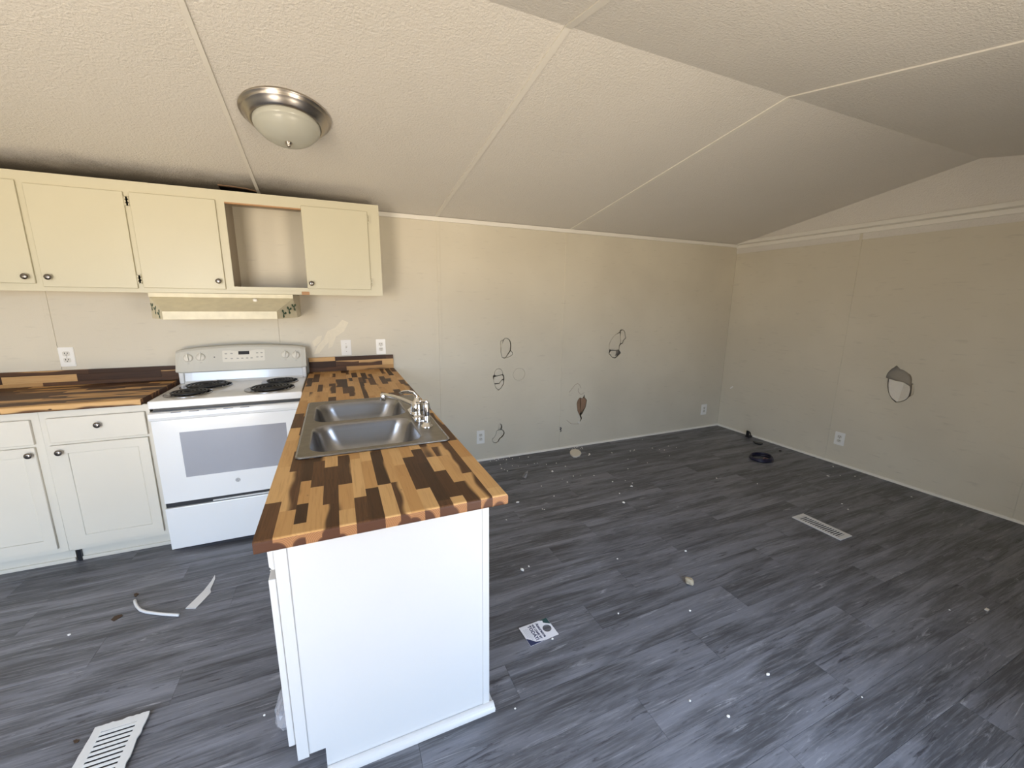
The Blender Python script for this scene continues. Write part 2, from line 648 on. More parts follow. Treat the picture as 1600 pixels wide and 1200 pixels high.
H2C = [(2.244, 0.802), (2.246, 0.829), (2.263, 0.848), (2.280, 0.853), (2.302, 0.846), (2.316, 0.829), (2.322, 0.804), (2.311, 0.800), (2.262, 0.790), (2.249, 0.797)]
RING = [(2.485, 0.850), (2.547, 0.786), (2.487, 0.732), (2.425, 0.793)]
H4 = [(2.283, 0.328), (2.290, 0.335), (2.302, 0.337), (2.314, 0.326), (2.321, 0.309), (2.321, 0.294), (2.315, 0.280), (2.326, 0.273), (2.340, 0.257), (2.346, 0.238), (2.339, 0.218), (2.324, 0.201), (2.304, 0.190), (2.293, 0.180), (2.288, 0.162), (2.275, 0.157), (2.265, 0.148), (2.239, 0.154), (2.221, 0.173), (2.217, 0.189), (2.223, 0.202), (2.241, 0.210), (2.250, 0.227), (2.258, 0.241), (2.258, 0.265), (2.266, 0.275), (2.282, 0.277), (2.279, 0.301)]
H4A = [(2.286, 0.325), (2.292, 0.331), (2.300, 0.333), (2.309, 0.321), (2.311, 0.305), (2.307, 0.287), (2.300, 0.280), (2.285, 0.278), (2.282, 0.301)]
H4B = [(2.264, 0.269), (2.280, 0.272), (2.306, 0.273), (2.323, 0.265), (2.335, 0.250), (2.337, 0.237), (2.330, 0.219), (2.317, 0.207), (2.298, 0.196), (2.286, 0.183), (2.281, 0.167), (2.265, 0.154), (2.241, 0.159), (2.225, 0.175), (2.221, 0.188), (2.227, 0.197), (2.243, 0.206), (2.254, 0.224), (2.262, 0.238)]
H5 = [(3.602, 1.160), (3.607, 1.182), (3.646, 1.182), (3.670, 1.158), (3.693, 1.094), (3.663, 1.072), (3.651, 1.035), (3.629, 1.034), (3.614, 1.011), (3.613, 0.975), (3.639, 0.944), (3.612, 0.918), (3.568, 0.890), (3.527, 0.899), (3.483, 0.941), (3.484, 0.984), (3.478, 1.037), (3.502, 1.085), (3.542, 1.129)]
H5A = [(3.621, 1.171), (3.644, 1.175), (3.663, 1.155), (3.684, 1.096), (3.655, 1.075), (3.643, 1.044), (3.629, 1.043), (3.621, 1.106)]
H5B = [(3.604, 1.151), (3.614, 1.107), (3.619, 1.048), (3.607, 1.017), (3.605, 0.979), (3.575, 0.976), (3.511, 0.980), (3.489, 0.984), (3.483, 1.036), (3.506, 1.082), (3.544, 1.126)]
H5C = [(3.491, 0.945), (3.514, 0.970), (3.571, 0.968), (3.577, 0.948), (3.568, 0.922), (3.571, 0.915), (3.597, 0.919), (3.568, 0.900), (3.530, 0.904)]
H6 = [(3.160, 0.514), (3.190, 0.500), (3.213, 0.534), (3.221, 0.530), (3.218, 0.509), (3.249, 0.477), (3.238, 0.402), (3.205, 0.343), (3.186, 0.323), (3.201, 0.289), (3.178, 0.254), (3.171, 0.255), (3.182, 0.291), (3.166, 0.325), (3.139, 0.375), (3.125, 0.456), (3.137, 0.487)]
H6A = [(3.163, 0.506), (3.173, 0.495), (3.170, 0.430), (3.186, 0.371), (3.172, 0.328), (3.145, 0.378), (3.131, 0.452), (3.143, 0.483)]
H6B = [(3.183, 0.497), (3.214, 0.505), (3.242, 0.476), (3.231, 0.406), (3.197, 0.351), (3.186, 0.378), (3.182, 0.443)]
CRACK6 = [(3.017, 0.290), (3.042, 0.269), (3.071, 0.248), (3.108, 0.242), (3.154, 0.236), (3.178, 0.254)]
CRACK6B = [(3.032, 0.574), (3.070, 0.617), (3.101, 0.650), (3.129, 0.658), (3.150, 0.643), (3.168, 0.609)]
CRACK6C = [(3.139, 0.611), (3.137, 0.573), (3.171, 0.541), (3.211, 0.560)]
CHIP6 = [(3.144, 0.258), (3.156, 0.266), (3.177, 0.260), (3.174, 0.244), (3.153, 0.241)]
STUB = [(2.937, 0.222), (2.950, 0.223), (2.955, 0.214), (2.944, 0.205), (2.936, 0.209), (2.949, 0.199), (2.953, 0.187), (2.942, 0.181)]
HR_ = [(-1.543, 0.855), (-1.545, 0.879), (-1.554, 0.909), (-1.567, 0.933), (-1.584, 0.948), (-1.592, 0.961), (-1.601, 0.967), (-1.612, 0.957), (-1.627, 0.942), (-1.641, 0.940), (-1.656, 0.933), (-1.677, 0.920), (-1.698, 0.908), (-1.709, 0.889), (-1.714, 0.869), (-1.715, 0.838), (-1.725, 0.840), (-1.737, 0.811), (-1.741, 0.777), (-1.739, 0.750), (-1.718, 0.728), (-1.706, 0.704), (-1.692, 0.689), (-1.667, 0.674), (-1.638, 0.664), (-1.609, 0.688), (-1.590, 0.716), (-1.575, 0.750), (-1.565, 0.784), (-1.559, 0.827), (-1.560, 0.852)]
HRF = [(-1.564, 0.849), (-1.581, 0.845), (-1.602, 0.838), (-1.622, 0.837), (-1.642, 0.835), (-1.659, 0.832), (-1.682, 0.821), (-1.705, 0.812), (-1.712, 0.792), (-1.715, 0.765), (-1.712, 0.732), (-1.703, 0.707), (-1.686, 0.691), (-1.664, 0.678), (-1.640, 0.670), (-1.611, 0.694), (-1.592, 0.720), (-1.579, 0.754), (-1.569, 0.799)]
HRS = [(-1.713, 0.827), (-1.724, 0.836), (-1.735, 0.807), (-1.738, 0.778), (-1.736, 0.753), (-1.720, 0.734), (-1.719, 0.765), (-1.716, 0.800)]


def lens(r):
    cx = sum(u for u, v in r) / len(r)
    cz = sum(v for u, v in r) / len(r)
    rx = (max(u for u, v in r) - min(u for u, v in r)) / 2
    rz = (max(v for u, v in r) - min(v for u, v in r)) / 2
    return cx, cz, rx, rz


RC = lens(RING)
bm = new_bm()
box(bm, XL - .1, XR + .2, .075, .16, -.1, HW + .15)
wall_back = struct('wall_back', bm, M_CAVITY)
SEAMS_B = [XL, -1.84, -.62, .567, 1.757, 2.944, XR]
holes_of = {3: [], 4: [H1, H2, circle(RC[0], RC[1], RC[2], 40, RC[3]), H4], 5: [H5, H6]}
for i, (a, c) in enumerate(zip(SEAMS_B, SEAMS_B[1:])):
    bm = new_bm()
    plate(bm, rect(a + .0008, c - .0008, -.005, HW + .01), holes_of.get(i, []), FN_XZ(T_G), 0, T_G)
    struct('wall_panel', bm, M_WALL, wall_back)
for k, x in enumerate(SEAMS_B[1:-1]):
    bm = new_bm()
    wdt = .013 if k != 4 else .009
    box(bm, x - wdt, x + wdt, -.0045, .001, 0, HW - .01, .0008)
    struct('batten', bm, M_WALL, wall_back)


def flap(poly, hinge, depth_near, depth_far, ang, mat, wall, right=False, bulge=0.0, label=None, th=.010):
    """A pushed-in piece of wallboard: depth grows from depth_near to depth_far along direction ang."""
    cu = sum(p[0] for p in poly) / len(poly)
    cv = sum(p[1] for p in poly) / len(poly)
    du, dv = math.cos(math.radians(ang)), math.sin(math.radians(ang))
    s = [(p[0] - cu) * du + (p[1] - cv) * dv for p in poly]
    lo, hi = min(s), max(s)

    def fn(u, v, w):
        tt = ((u - cu) * du + (v - cv) * dv - lo) / (hi - lo)
        dep = depth_near + (depth_far - depth_near) * tt
        return Vector((XR + dep + w, u, v)) if right else Vector((u, dep + w, v))
    b2 = new_bm()
    prism(b2, poly, fn, 0, th)
    if bulge:
        top = [f for f in b2.faces if len(f.verts) > 4]
        bmesh.ops.poke(b2, faces=top)
        for vv in b2.verts:
            q = (vv.co.y if right else vv.co.x, vv.co.z)
            d2 = math.hypot(q[0] - cu, q[1] - cv)
            if d2 < .02:
                if right:
                    vv.co.x -= bulge
                else:
                    vv.co.y -= bulge
    o = struct('broken_board', b2, mat, wall)
    if label:
        o['label'] = label
    return o


for poly, dn, df, ang in ((H1A, .003, .009, 0), (H1B, .002, .006, 120), (H1C, .001, .004, 0), (H2A, .004, .008, 180), (H2B, .001, .007, 90),
                          (H2C, .0006, .001, -90), (H4A, .002, .008, 0), (H4B, .002, .009, -10), (H5A, .001, .004, -60),
                          (H5B, .0006, .004, -40), (H5C, .001, .008, 0)):
    flap(poly, 0, dn, df, ang, M_WALL, wall_back)
flap([(RC[0] + .965 * RC[2] * math.cos(a), RC[1] + .965 * RC[3] * math.sin(a)) for a in [2 * math.pi * k / 36 for k in range(36)]],
     0, .0012, .003, 0, M_WALL, wall_back)
flap(H6A, 0, .004, .010, 0, M_KRAFT, wall_back, label='torn brown paper face inside the break')
flap(H6B, 0, .012, .004, 0, M_KRAFT, wall_back, label='torn brown paper face inside the break')
b2 = new_bm()
prism(b2, CHIP6, FN_XZ(0), -.002, .004)
struct('gypsum_chip', b2, M_GYP, wall_back)
for cr in (CRACK6, CRACK6B, CRACK6C):
    b2 = new_bm()
    tube(b2, [(u, -.0002, v) for u, v in cr], .0014, 5)
    struct('crack', b2, M_KRAFT, wall_back)
b2 = new_bm()
tube(b2, [(u, -.006, v) for u, v in STUB], .0042, 6)
solid('wire_clip', 'small black S-shaped wire clip stuck on the wall seam above the floor', 'clip', b2, M_BLACK, (STUB[3][0], 0, STUB[3][1]))

for pl in ([(1.007, 1.301), (1.049, 1.280), (1.014, 1.214), (0.955, 1.176), (0.926, 1.103), (0.894, 1.084), (0.904, 1.137), (0.871, 1.105), (0.831, 1.053), (0.795, 1.048), (0.823, 1.106), (0.869, 1.158), (0.898, 1.217), (0.954, 1.242)],
           [(0.790, 1.140), (0.829, 1.179), (0.859, 1.185), (0.844, 1.139), (0.799, 1.101)]):
    b2 = new_bm()
    prism(b2, pl, FN_XZ(0), -.001, .0006)
    o = struct('paint_patch', b2, M_PATCH, wall_back)
    o['label'] = 'glossy cream patch where the greige paint has worn off'

# right wall with one big break
bm = new_bm()
box(bm, XR + .062, XR + .2, YF - .1, .2, -.1, 2.6)
wall_right = struct('wall_right', bm, M_CAVITY)
ZT = 2.06
SEAMS_R = [YF, -2.378, -1.191, 0]
for i, (a, c) in enumerate(zip(SEAMS_R, SEAMS_R[1:])):
    bm = new_bm()
    plate(bm, rect(a + .0008, c - .0008, -.005, ZT + .05), [HR_] if i == 1 else [], FN_YZ(XR + T_G), 0, T_G)
    struct('wall_panel', bm, M_WALL, wall_right)
for y in SEAMS_R[1:-1]:
    bm = new_bm()
    box(bm, XR - .0045, XR + .001, y - .012, y + .012, 0, ZT, .0008)
    struct('batten', bm, M_WALL, wall_right)
FOLD_T, FOLD_B = [(-1.656, 0.831), (-1.648, 0.673)]
HRL = [(-1.564, 0.849), (-1.581, 0.845), (-1.602, 0.838), (-1.622, 0.837), (-1.639, 0.834)] + [FOLD_T, FOLD_B] + [(-1.640, 0.670), (-1.611, 0.694), (-1.592, 0.720), (-1.579, 0.754), (-1.569, 0.799)]
HRR = [FOLD_T] + [(-1.682, 0.821), (-1.703, 0.811), (-1.710, 0.792), (-1.713, 0.764), (-1.711, 0.735), (-1.703, 0.709), (-1.686, 0.692), (-1.666, 0.679)] + [FOLD_B]


def bent(poly, dep):
    b4 = new_bm()
    fr = [b4.verts.new((XR + dep(u, v), u, v)) for u, v in poly]
    bk = [b4.verts.new((XR + dep(u, v) + .008, u, v)) for u, v in poly]
    b4.faces.new(fr)
    b4.faces.new(bk[::-1])
    for k in range(len(poly)):
        l = (k + 1) % len(poly)
        b4.faces.new((fr[l], fr[k], bk[k], bk[l]))
    bmesh.ops.recalc_face_normals(b4, faces=b4.faces)
    o = struct('broken_board', b4, M_GYP, wall_right)
    o['label'] = 'pushed-in pale flap of wallboard'


def fold_y(v):
    tt = (v - FOLD_B[1]) / (FOLD_T[1] - FOLD_B[1])
    return FOLD_B[0] + (FOLD_T[0] - FOLD_B[0]) * tt


bent(HRL, lambda u, v: max(.004, .003 + .13 * (v - FOLD_B[1]) - .30 * max(0, u - fold_y(v)) + .012))
bent(HRR, lambda u, v: max(.002, .015 + .13 * (v - FOLD_B[1]) - .42 * max(0, fold_y(v) - u)))
flap(HRS, 0, .004, .018, 0, M_WALL, wall_right, True)
# gable board above the trim on the right wall
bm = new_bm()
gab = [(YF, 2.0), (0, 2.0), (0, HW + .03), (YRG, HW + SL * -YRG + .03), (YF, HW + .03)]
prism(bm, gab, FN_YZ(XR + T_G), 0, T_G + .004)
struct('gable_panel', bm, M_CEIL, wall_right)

# front wall (behind the photographer) with its openings, and the left end wall
bm = new_bm()
FRONT_HOLES = [rect(a, c, z0 if z0 > 0 else -.02, z1) for a, c, z0, z1 in OPENINGS]
plate(bm, rect(XL - .1, XR + .1, -.05, HW + .1), [[(u, max(v, -.02)) for u, v in h] for h in FRONT_HOLES], lambda u, v, w: Vector((u, YF - w, v)), 0, .1)
struct('wall_front', bm, M_WALL)
for k, (a, c, z0, z1) in enumerate(OPENINGS):
    bm = new_bm()
    loop = rect(a + .04, c - .04, max(z0 + .04, .015), z1 - .04)
    plate(bm, rect(a - .05, c + .05, max(z0 - .05, 0), z1 + .05), [loop], lambda u, v, w: Vector((u, YF + w, v)), -.06, .012)
    struct('door_1' if k == 0 else 'window_%d' % k, bm, M_TRIM)
bm = new_bm()
box(bm, XL - .12, XL, YF - .1, .1, -.1, 2.6)
struct('wall_left', bm, M_WALL)

# ------------------------------------------------------------------ ceiling: two slopes of stippled panels with seam strips
hole_c = [(0.353, -0.180), (0.386, -0.180), (0.439, -0.177), (0.502, -0.167), (0.567, -0.139), (0.553, -0.080), (0.526, -0.044), (0.461, -0.047), (0.393, -0.058), (0.344, -0.082)]
CH = [(.36, -.185), (.40, -.172), (.47, -.16), (.53, -.142), (.568, -.135), (.572, -.05), (.50, -.03), (.38, -.04), (.352, -.09)]
CH = hole_c[:5] + [(hole_c[4][0] + .005, -.04), (hole_c[0][0] - .01, -.04)]
bm = new_bm()
zr_, ze_ = HW - SL * YRG, HW - SL * .1
for q0, q1 in (((.1, ze_), (YRG, zr_)), ((YRG, zr_), (YF - .1, HW + SL * (YF - .1 - 2 * YRG)))):
    prism(bm, [(q0[0], q0[1] + .04), (q1[0], q1[1] + .04), (q1[0], q1[1] + .12), (q0[0], q0[1] + .12)], lambda u, v, w: Vector((w, u, v)), XL - .1, XR + .2)
ceiling = struct('ceiling', bm, M_DARK)
WALL_X = [XL, -.65, .560, 1.745, 2.985, XR + .02]
RIDGE_X = [XL, -.65, .573, 1.832, 3.104, XR + .02]
back_slope = lambda u, v, w: Vector((u, v, HW - SL * v + w))
front_slope = lambda u, v, w: Vector((u, v, HW + SL * (v - 2 * YRG) + w))
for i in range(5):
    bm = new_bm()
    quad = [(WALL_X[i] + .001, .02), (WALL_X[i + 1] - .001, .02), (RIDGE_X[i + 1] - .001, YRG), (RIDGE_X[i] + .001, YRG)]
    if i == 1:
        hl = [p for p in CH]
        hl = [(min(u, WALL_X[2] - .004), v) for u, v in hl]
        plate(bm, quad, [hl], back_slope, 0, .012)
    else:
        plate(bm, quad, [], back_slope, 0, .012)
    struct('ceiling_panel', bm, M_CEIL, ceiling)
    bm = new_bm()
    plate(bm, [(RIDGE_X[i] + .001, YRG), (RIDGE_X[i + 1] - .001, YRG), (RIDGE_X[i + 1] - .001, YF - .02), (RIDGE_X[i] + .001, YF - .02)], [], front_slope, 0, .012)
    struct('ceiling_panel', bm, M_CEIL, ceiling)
for i in range(1, 5):
    bm = new_bm()
    wd = .014 if i > 2 else .009
    prism(bm, [(WALL_X[i] - wd, 0), (WALL_X[i] + wd, 0), (RIDGE_X[i] + wd, YRG), (RIDGE_X[i] - wd, YRG)], back_slope, -.006, .004)
    struct('seam_strip', bm, M_SEAM, ceiling)
    bm = new_bm()
    prism(bm, [(RIDGE_X[i] - wd, YRG), (RIDGE_X[i] + wd, YRG), (RIDGE_X[i] + wd, YF), (RIDGE_X[i] - wd, YF)], front_slope, -.006, .004)
    struct('seam_strip', bm, M_SEAM, ceiling)
# splintered brown edge of the hole over the wall cabinet
for p, q in zip(CH[:5], CH[1:5]):
    bm = new_bm()
    d = [back_slope(p[0], p[1] + k, -.004) for k in (0, .012)] + [back_slope(q[0], q[1] + k, -.004) for k in (.012, 0)]
    b3 = [bm.verts.new(v) for v in d]
    t3 = [bm.verts.new(v + Vector((0, 0, .014))) for v in d]
    bm.faces.new(b3)
    bm.faces.new(t3[::-1])
    for k in range(4):
        bm.faces.new((b3[k], b3[(k + 1) % 4], t3[(k + 1) % 4], t3[k]))
    bmesh.ops.recalc_face_normals(bm, faces=bm.faces)
    o = struct('splintered_edge', bm, M_KRAFT, ceiling)
    o['label'] = 'splintered brown edge of a hole cut in the ceiling'

# ------------------------------------------------------------------ trims and baseboards
bm = new_bm()
box(bm, XL, XR - .014, -.014, 0, 2.066, HW - .002, .002)
struct('trim_1', bm, M_TRIM)
bm = new_bm()
box(bm, XR - .016, XR, YF, 0, 2.053, 2.088, .002)
t2 = struct('trim_2', bm, M_TRIM)
bm = new_bm()
prism(bm, [(0, 2.088), (-.026, 2.100), (-.022, 2.132), (0, 2.136)], lambda u, v, w: Vector((XR + u, w, v)), YF, 0)
struct('cove_strip', bm, M_TRIM, t2)


def quarter_round(name, p, q, r, n, mat, z=0.0):
    """Quarter-round strip from p to q (x, y) on the floor, against a wall whose room-side normal is n."""
    b2 = new_bm()
    prof = [(0, 0)] + [(r * math.cos(a), r * math.sin(a)) for a in [math.radians(15 * k) for k in range(7)]]
    d = Vector((q[0] - p[0], q[1] - p[1], 0))
    L = d.length
    d.normalize()
    prism(b2, prof, lambda u, v, w: Vector((p[0], p[1], z)) + Vector((n[0], n[1], 0)) * u + Vector((0, 0, v)) + d * w, 0, L)
    return b2


struct('baseboard_back', quarter_round('b', (1.42, 0), (XR, 0), .017, (0, -1), M_TRIM), M_TRIM)
struct('baseboard_right', quarter_round('b', (XR, YF), (XR, 0), .017, (-1, 0), M_TRIM), M_TRIM)

# ------------------------------------------------------------------ wall cabinets (one run in a continuous face frame)
FY = -.32
T = Thing('wall_cabinet', 'long cream wall cabinet above the range with one open bay missing its door', 'cabinet', (-.2, FY, 1.478))
XC0, XC1, ZC0, ZC1 = -1.35, 1.278, 1.478, 2.075
bm = new_bm()
plate(bm, rect(XC0, XC1, ZC0, ZC1), [rect(-.86, -.50, 1.53, 2.01), rect(-.44, -.08, 1.53, 2.0), rect(-.02, .34, 1.53, 2.0), rect(.400, .812, 1.522, 2.012), rect(.83, 1.185, 1.535, 2.015)], FN_XZ(FY + .018), 0, .018)
T.part('face_frame', bm, M_CAB)
bm = new_bm()
box(bm, XC0, XC1 - .001, FY + .018, -.002, ZC1 - .03, ZC1 - .015)
T.part('top_board', bm, M_CABIN)
bm = new_bm()
box(bm, XC0, XC1 - .001, FY + .018, -.002, 1.492, 1.504)
T.part('bottom_board', bm, M_CABIN)
for x in (XC0, .372, 1.262):
    bm = new_bm()
    box(bm, x, x + .014, FY + .018, -.002, ZC0 + .002, ZC1 - .002)
    T.part('side_board', bm, M_CAB if x > 1 else M_CABIN)
bm = new_bm()
box(bm, .386, 1.262, -.012, -.004, 1.504, 2.045)
T.part('back_board', bm, M_WALL)
bm = new_bm()
box(bm, .425, .436, -.016, -.011, 1.504, 2.03)
T.part('back_strip', bm, M_WALL)
bm = new_bm()
box(bm, .401, .811, FY + .002, FY + .03, 2.004, 2.018)
T.part('raw_rail', bm, M_RAW, label='bare brown wood along the top of the open bay')
bm = new_bm()
box(bm, .770, .815, FY - .0015, FY + .015, 1.4775, 1.4985)
T.part('raw_rail', bm, M_RAW, label='bare brown wood where the frame paint is missing')
bm = new_bm()
box(bm, .30, .768, FY - .004, FY, 1.4785, 1.5005, .001)
T.part('rail_strip', bm, M_CAB)


def knob(T, parent, x, y, z):
    bm = new_bm()
    lathe(bm, [(.006, 0), (.005, .008), (.009, .012), (.0145, .016), (.0155, .020), (.0135, .0245), (.007, .0265), (0, .027)], 20,
          Matrix.Translation((x, y, z)) @ Matrix.Rotation(math.radians(90), 4, 'X'))
    T.part('knob', bm, M_KNOB, parent)


def hinge(T, parent, x, y, z, m=None):
    bm = new_bm()
    for s in (-1, 1):
        box(bm, x + s * .007 - .005, x + s * .007 + .005, y - .0015, y + .0015, z - .024, z + .024)
    for k in (-.017, 0, .017):
        bm2 = new_bm()
        lathe(bm2, [(0, -.006), (.0035, -.006), (.0035, .006), (0, .006)], 8, Matrix.Translation((x, y - .003, z + k)))
        merge(bm, bm2)
    T.part('hinge', bm, m or M_RECEPT, parent)


for (x0, x1, z0, z1, kx, hx) in ((-.870, -.484, 1.516, 2.027, -.513, None), (-.457, -.062, 1.500, 2.016, -.424, -.056),
                                 (-.037, .358, 1.504, 2.017, .329, -.042), (.807, 1.202, 1.518, 2.028, .834, 1.207)):
    bm = new_bm()
    box(bm, x0, x1, FY - .012, FY + .001, z0, z1, .0035)
    d = T.part('door', bm, M_CAB)
    knob(T, d, kx, FY - .012, 1.551)
    if hx is not None:
        for hz in (z1 - .048, z0 + .05):
            hinge(T, d, hx, FY - .006, hz, M_CAB)

# ------------------------------------------------------------------ range hood
T = Thing('range_hood', 'yellowed range hood with holly stickers under the wall cabinet', 'range hood', (.36, -.25, 1.331))
hx0, hx1, fx0, fx1 = -.020, .733, .083, .635
zb, zl, zt = 1.331, 1.375, 1.453
bm = new_bm()
P = {}
for nme, co in dict(a0=(hx0, 0, zb), a1=(hx0, -.33, zb), a2=(fx0, -.5, zb), a3=(fx1, -.5, zb), a4=(hx1, -.33, zb), a5=(hx1, 0, zb),
                    b1=(hx0, -.33, zt), b2=(fx0, -.5, zl), b3=(fx1, -.5, zl), b4=(hx1 - .018, -.33, zt), b4r=(hx1, -.32, zt + .01), t0=(hx0, 0, 1.477), t5=(hx1, 0, 1.477),
                    t1=(hx0, -.33, 1.477), t4=(hx1 - .018, -.33, 1.477)).items():
    P[nme] = bm.verts.new(co)
for f in (('a2', 'a3', 'b3', 'b2'), ('a1', 'a2', 'b2', 'b1'), ('a3', 'a4', 'b4', 'b3'), ('b1', 'b2', 'b3', 'b4'), ('b1', 'b4', 't4', 't1'),
          ('a4', 'a5', 't5', 't4', 'b4'), ('a0', 'a1', 'b1', 't1', 't0'), ('t0', 't1', 't4', 't5'), ('a0', 'a5', 't5', 't0')):
    bm.faces.new([P[k] for k in f])
for f in (('a1', 'a2', 'a3', 'a4', 'a5', 'a0'),):
    bm.faces.new([P[k] for k in f])
P.pop('b4r')
bmesh.ops.delete(bm, geom=[v for v in bm.verts if not v.link_faces], context='VERTS')
bmesh.ops.recalc_face_normals(bm, faces=bm.faces)
T.part('canopy', bm, M_HOOD)
bm = new_bm()
box(bm, fx0 - .002, fx1 + .002, -.506, -.499, zb - .002, zl + .001, .002)
T.part('front_lip', bm, M_HOOD)
bm = new_bm()
box(bm, hx0 - .002, hx1 - .016, -.335, -.329, zt, 1.4775, .0015)
T.part('top_strip', bm, M_HOOD)
bm = new_bm()
lathe(bm, [(.013, 0), (.013, .006), (.009, .012), (0, .013)], 16, Matrix.Translation((.51, -.368, 1.4375)) @ Matrix.Rotation(math.radians(28), 4, 'X'))
T.part('knob', bm, M_TRIM, label='round white knob')
LEAF = [(0, 0), (.006, .006), (.013, .004), (.018, .010), (.026, .008), (.034, 0), (.026, -.008), (.018, -.010), (.013, -.004), (.006, -.006)]


def leaf_on(T, org, du, dv, nrm, ang, s):
    bm = new_bm()
    ca, sa = math.cos(ang), math.sin(ang)
    prism(bm, [(s * (u * ca - v * sa), s * (u * sa + v * ca)) for u, v in LEAF], lambda u, v, w: org + du * u + dv * v + nrm * w, .0002, .0014)
    T.part('holly_leaf', bm, M_LEAF)


for s0, s1, sg in ((Vector((hx0, -.33, 0)), Vector((fx0, -.5, 0)), -1), (Vector((hx1, -.33, 0)), Vector((fx1, -.5, 0)), 1)):
    du = (s1 - s0).normalized()
    nrm = Vector((-du.y, du.x, 0)) if sg < 0 else Vector((du.y, -du.x, 0))
    if nrm.x * sg < 0 and nrm.y > 0:
        nrm = -nrm
    if nrm.y > 0:
        nrm = -nrm
    for tt, zz in ((.15, 1.400), (.40, 1.382), (.68, 1.360)):
        o = s0 + (s1 - s0) * tt + Vector((0, 0, zz))
        for ang in (.5, 2.3, 4.2):
            leaf_on(T, o, du, Vector((0, 0, 1)), nrm, ang + tt, .80)

# ------------------------------------------------------------------ base cabinets left of the range
BY = -.60
T = Thing('base_cabinet', 'off-white base cabinet with a drawer over one door beside the range', 'cabinet', (-.24, BY, 0))


def base_cabinet(T, x0, x1, dx0, dx1, knob_x, drawer_knob):
    bm = new_bm()
    plate(bm, rect(x0, x1, .100, .879), [rect(dx0 + .02, dx1 - .02, .15, .67), rect(dx0 + .02, dx1 - .02, .735, .825)], FN_XZ(BY + .018), 0, .018)
    T.part('face_frame', bm, M_BASE)
    for x in (x0, x1 - .014):
        bm = new_bm()
        box(bm, x, x + .014, BY + .018, -.004, .09, .879)
        T.part('side_board', bm, M_BASE)
    bm = new_bm()
    box(bm, x0, x1, BY + .018, -.004, .088, .10)
    T.part('bottom_board', bm, M_BASE)
    bm = new_bm()
    box(bm, x0 + (.012 if x0 > -.6 else 0), x1 - (0 if x0 > -.6 else .012), -.530, -.514, 0, .089)
    tk = T.part('toe_board', bm, M_BASE)
    bm = new_bm()
    box(bm, x0 + (.012 if x0 > -.6 else 0), x1 - (0 if x0 > -.6 else .012), -.540, -.530, 0, .022, .003)
    T.part('shoe_strip', bm, M_BASE, tk)
    # drawer front
    bm = new_bm()
    box(bm, dx0 + .006, dx1 + .004, BY - .018, BY + .001, .712, .842, .004)
    d = T.part('drawer', bm, M_BASE)
    knob(T, d, drawer_knob, BY - .018, .793)
    # door: frame with a shallow raised panel
    bm = new_bm()
    z0, z1 = .128, .697
    plate(bm, rect(dx0, dx1, z0, z1), [rect(dx0 + .062, dx1 - .045, z0 + .055, z1 - .045)], FN_XZ(BY + .001), 0, .019)
    d = T.part('door', bm, M_BASE)
    bm = new_bm()
    box(bm, dx0 + .0635, dx1 - .0465, BY - .0155, BY + .002, z0 + .0565, z1 - .0465, .004)
    T.part('door_panel', bm, M_BASE, d)
    knob(T, d, knob_x, BY - .018, .663)


base_cabinet(T, -.452, -.012, -.430, -.034, -.393, -.224)
bm = new_bm()
box(bm, -.4515, -.436, -.545, -.5, 0, .087)
T.part('leveling_leg', bm, M_BLACK, label='black leg showing in the gap between the toe boards')
T = Thing('base_cabinet', 'off-white base cabinet cut by the picture edge, farther from the range', 'cabinet', (-.9, BY, 0))
base_cabinet(T, -1.36, -.4535, -1.30, -.487, -.505, -.9)


# ------------------------------------------------------------------ butcher-block slabs, every stave its own piece
def slab(T, x0, x1, y0, y1, z0, z1, axis, edges, lens_, mat, cut=None, bev=.0008, nose=0.0, pale=.50):
    a0, a1 = (x0, x1) if axis == 'X' else (y0, y1)
    zc = (z0 + z1) / 2
    for c0, c1 in zip(edges, edges[1:]):
        p = a0 - rnd.uniform(0, lens_[1] * .8)
        while p < a1:
            q = p + rnd.uniform(*lens_)
            s, e_ = max(p, a0), min(q, a1)
            if a1 - e_ < .05:
                e_ = a1
                q = a1 + 1
            spans = [(s, e_)]
            if cut and c0 < cut[1] - .001 and c1 > cut[0] + .001:
                spans = [sp for sp in ((s, min(e_, cut[2])), (max(s, cut[3]), e_)) if sp[1] - sp[0] > .008]
            p = q
            for s1, e1 in spans:
                if e1 - s1 < .008:
                    continue
                b2 = new_bm()
                la, lc, h = (e1 - s1) / 2, (c1 - c0) / 2, (z1 - z0) / 2
                if axis == 'X':
                    box(b2, -la, la, -lc, lc, -h, h, 0 if nose else bev)
                    ctr = Vector(((s1 + e1) / 2, (c0 + c1) / 2, zc))
                else:
                    box(b2, -lc, lc, -la, la, -h, h, 0 if nose else bev)
                    ctr = Vector(((c0 + c1) / 2, (s1 + e1) / 2, zc))
                if nose:
                    ends = [ed for ed in b2.edges if abs(ed.verts[0].co.z - ed.verts[1].co.z) < 1e-5 and abs(abs(ed.verts[0].co.z) - h) < 1e-4
                            and all((axis == 'Y' and s1 == a0 and v.co.y < -la + 1e-4) or (axis == 'Y' and c1 == edges[-1] and v.co.x > lc - 1e-4)
                                    or (axis == 'X' and c0 == edges[0] and v.co.y < -lc + 1e-4) for v in ed.verts)]
                    bmesh.ops.bevel(b2, geom=ends, offset=nose, segments=3, profile=.5, affect='EDGES')
                o = link_mesh('stave', b2, mat, (0, 0, 0), T.e, ctr - T.loc)
                k = rnd.random()
                g = rnd.uniform(.16, .33) if k < pale else (rnd.uniform(.38, .60) if k < pale + .5 * (1 - pale) else rnd.uniform(.62, 1.0))
                o.color = (rnd.random(), g, rnd.random(), 1)


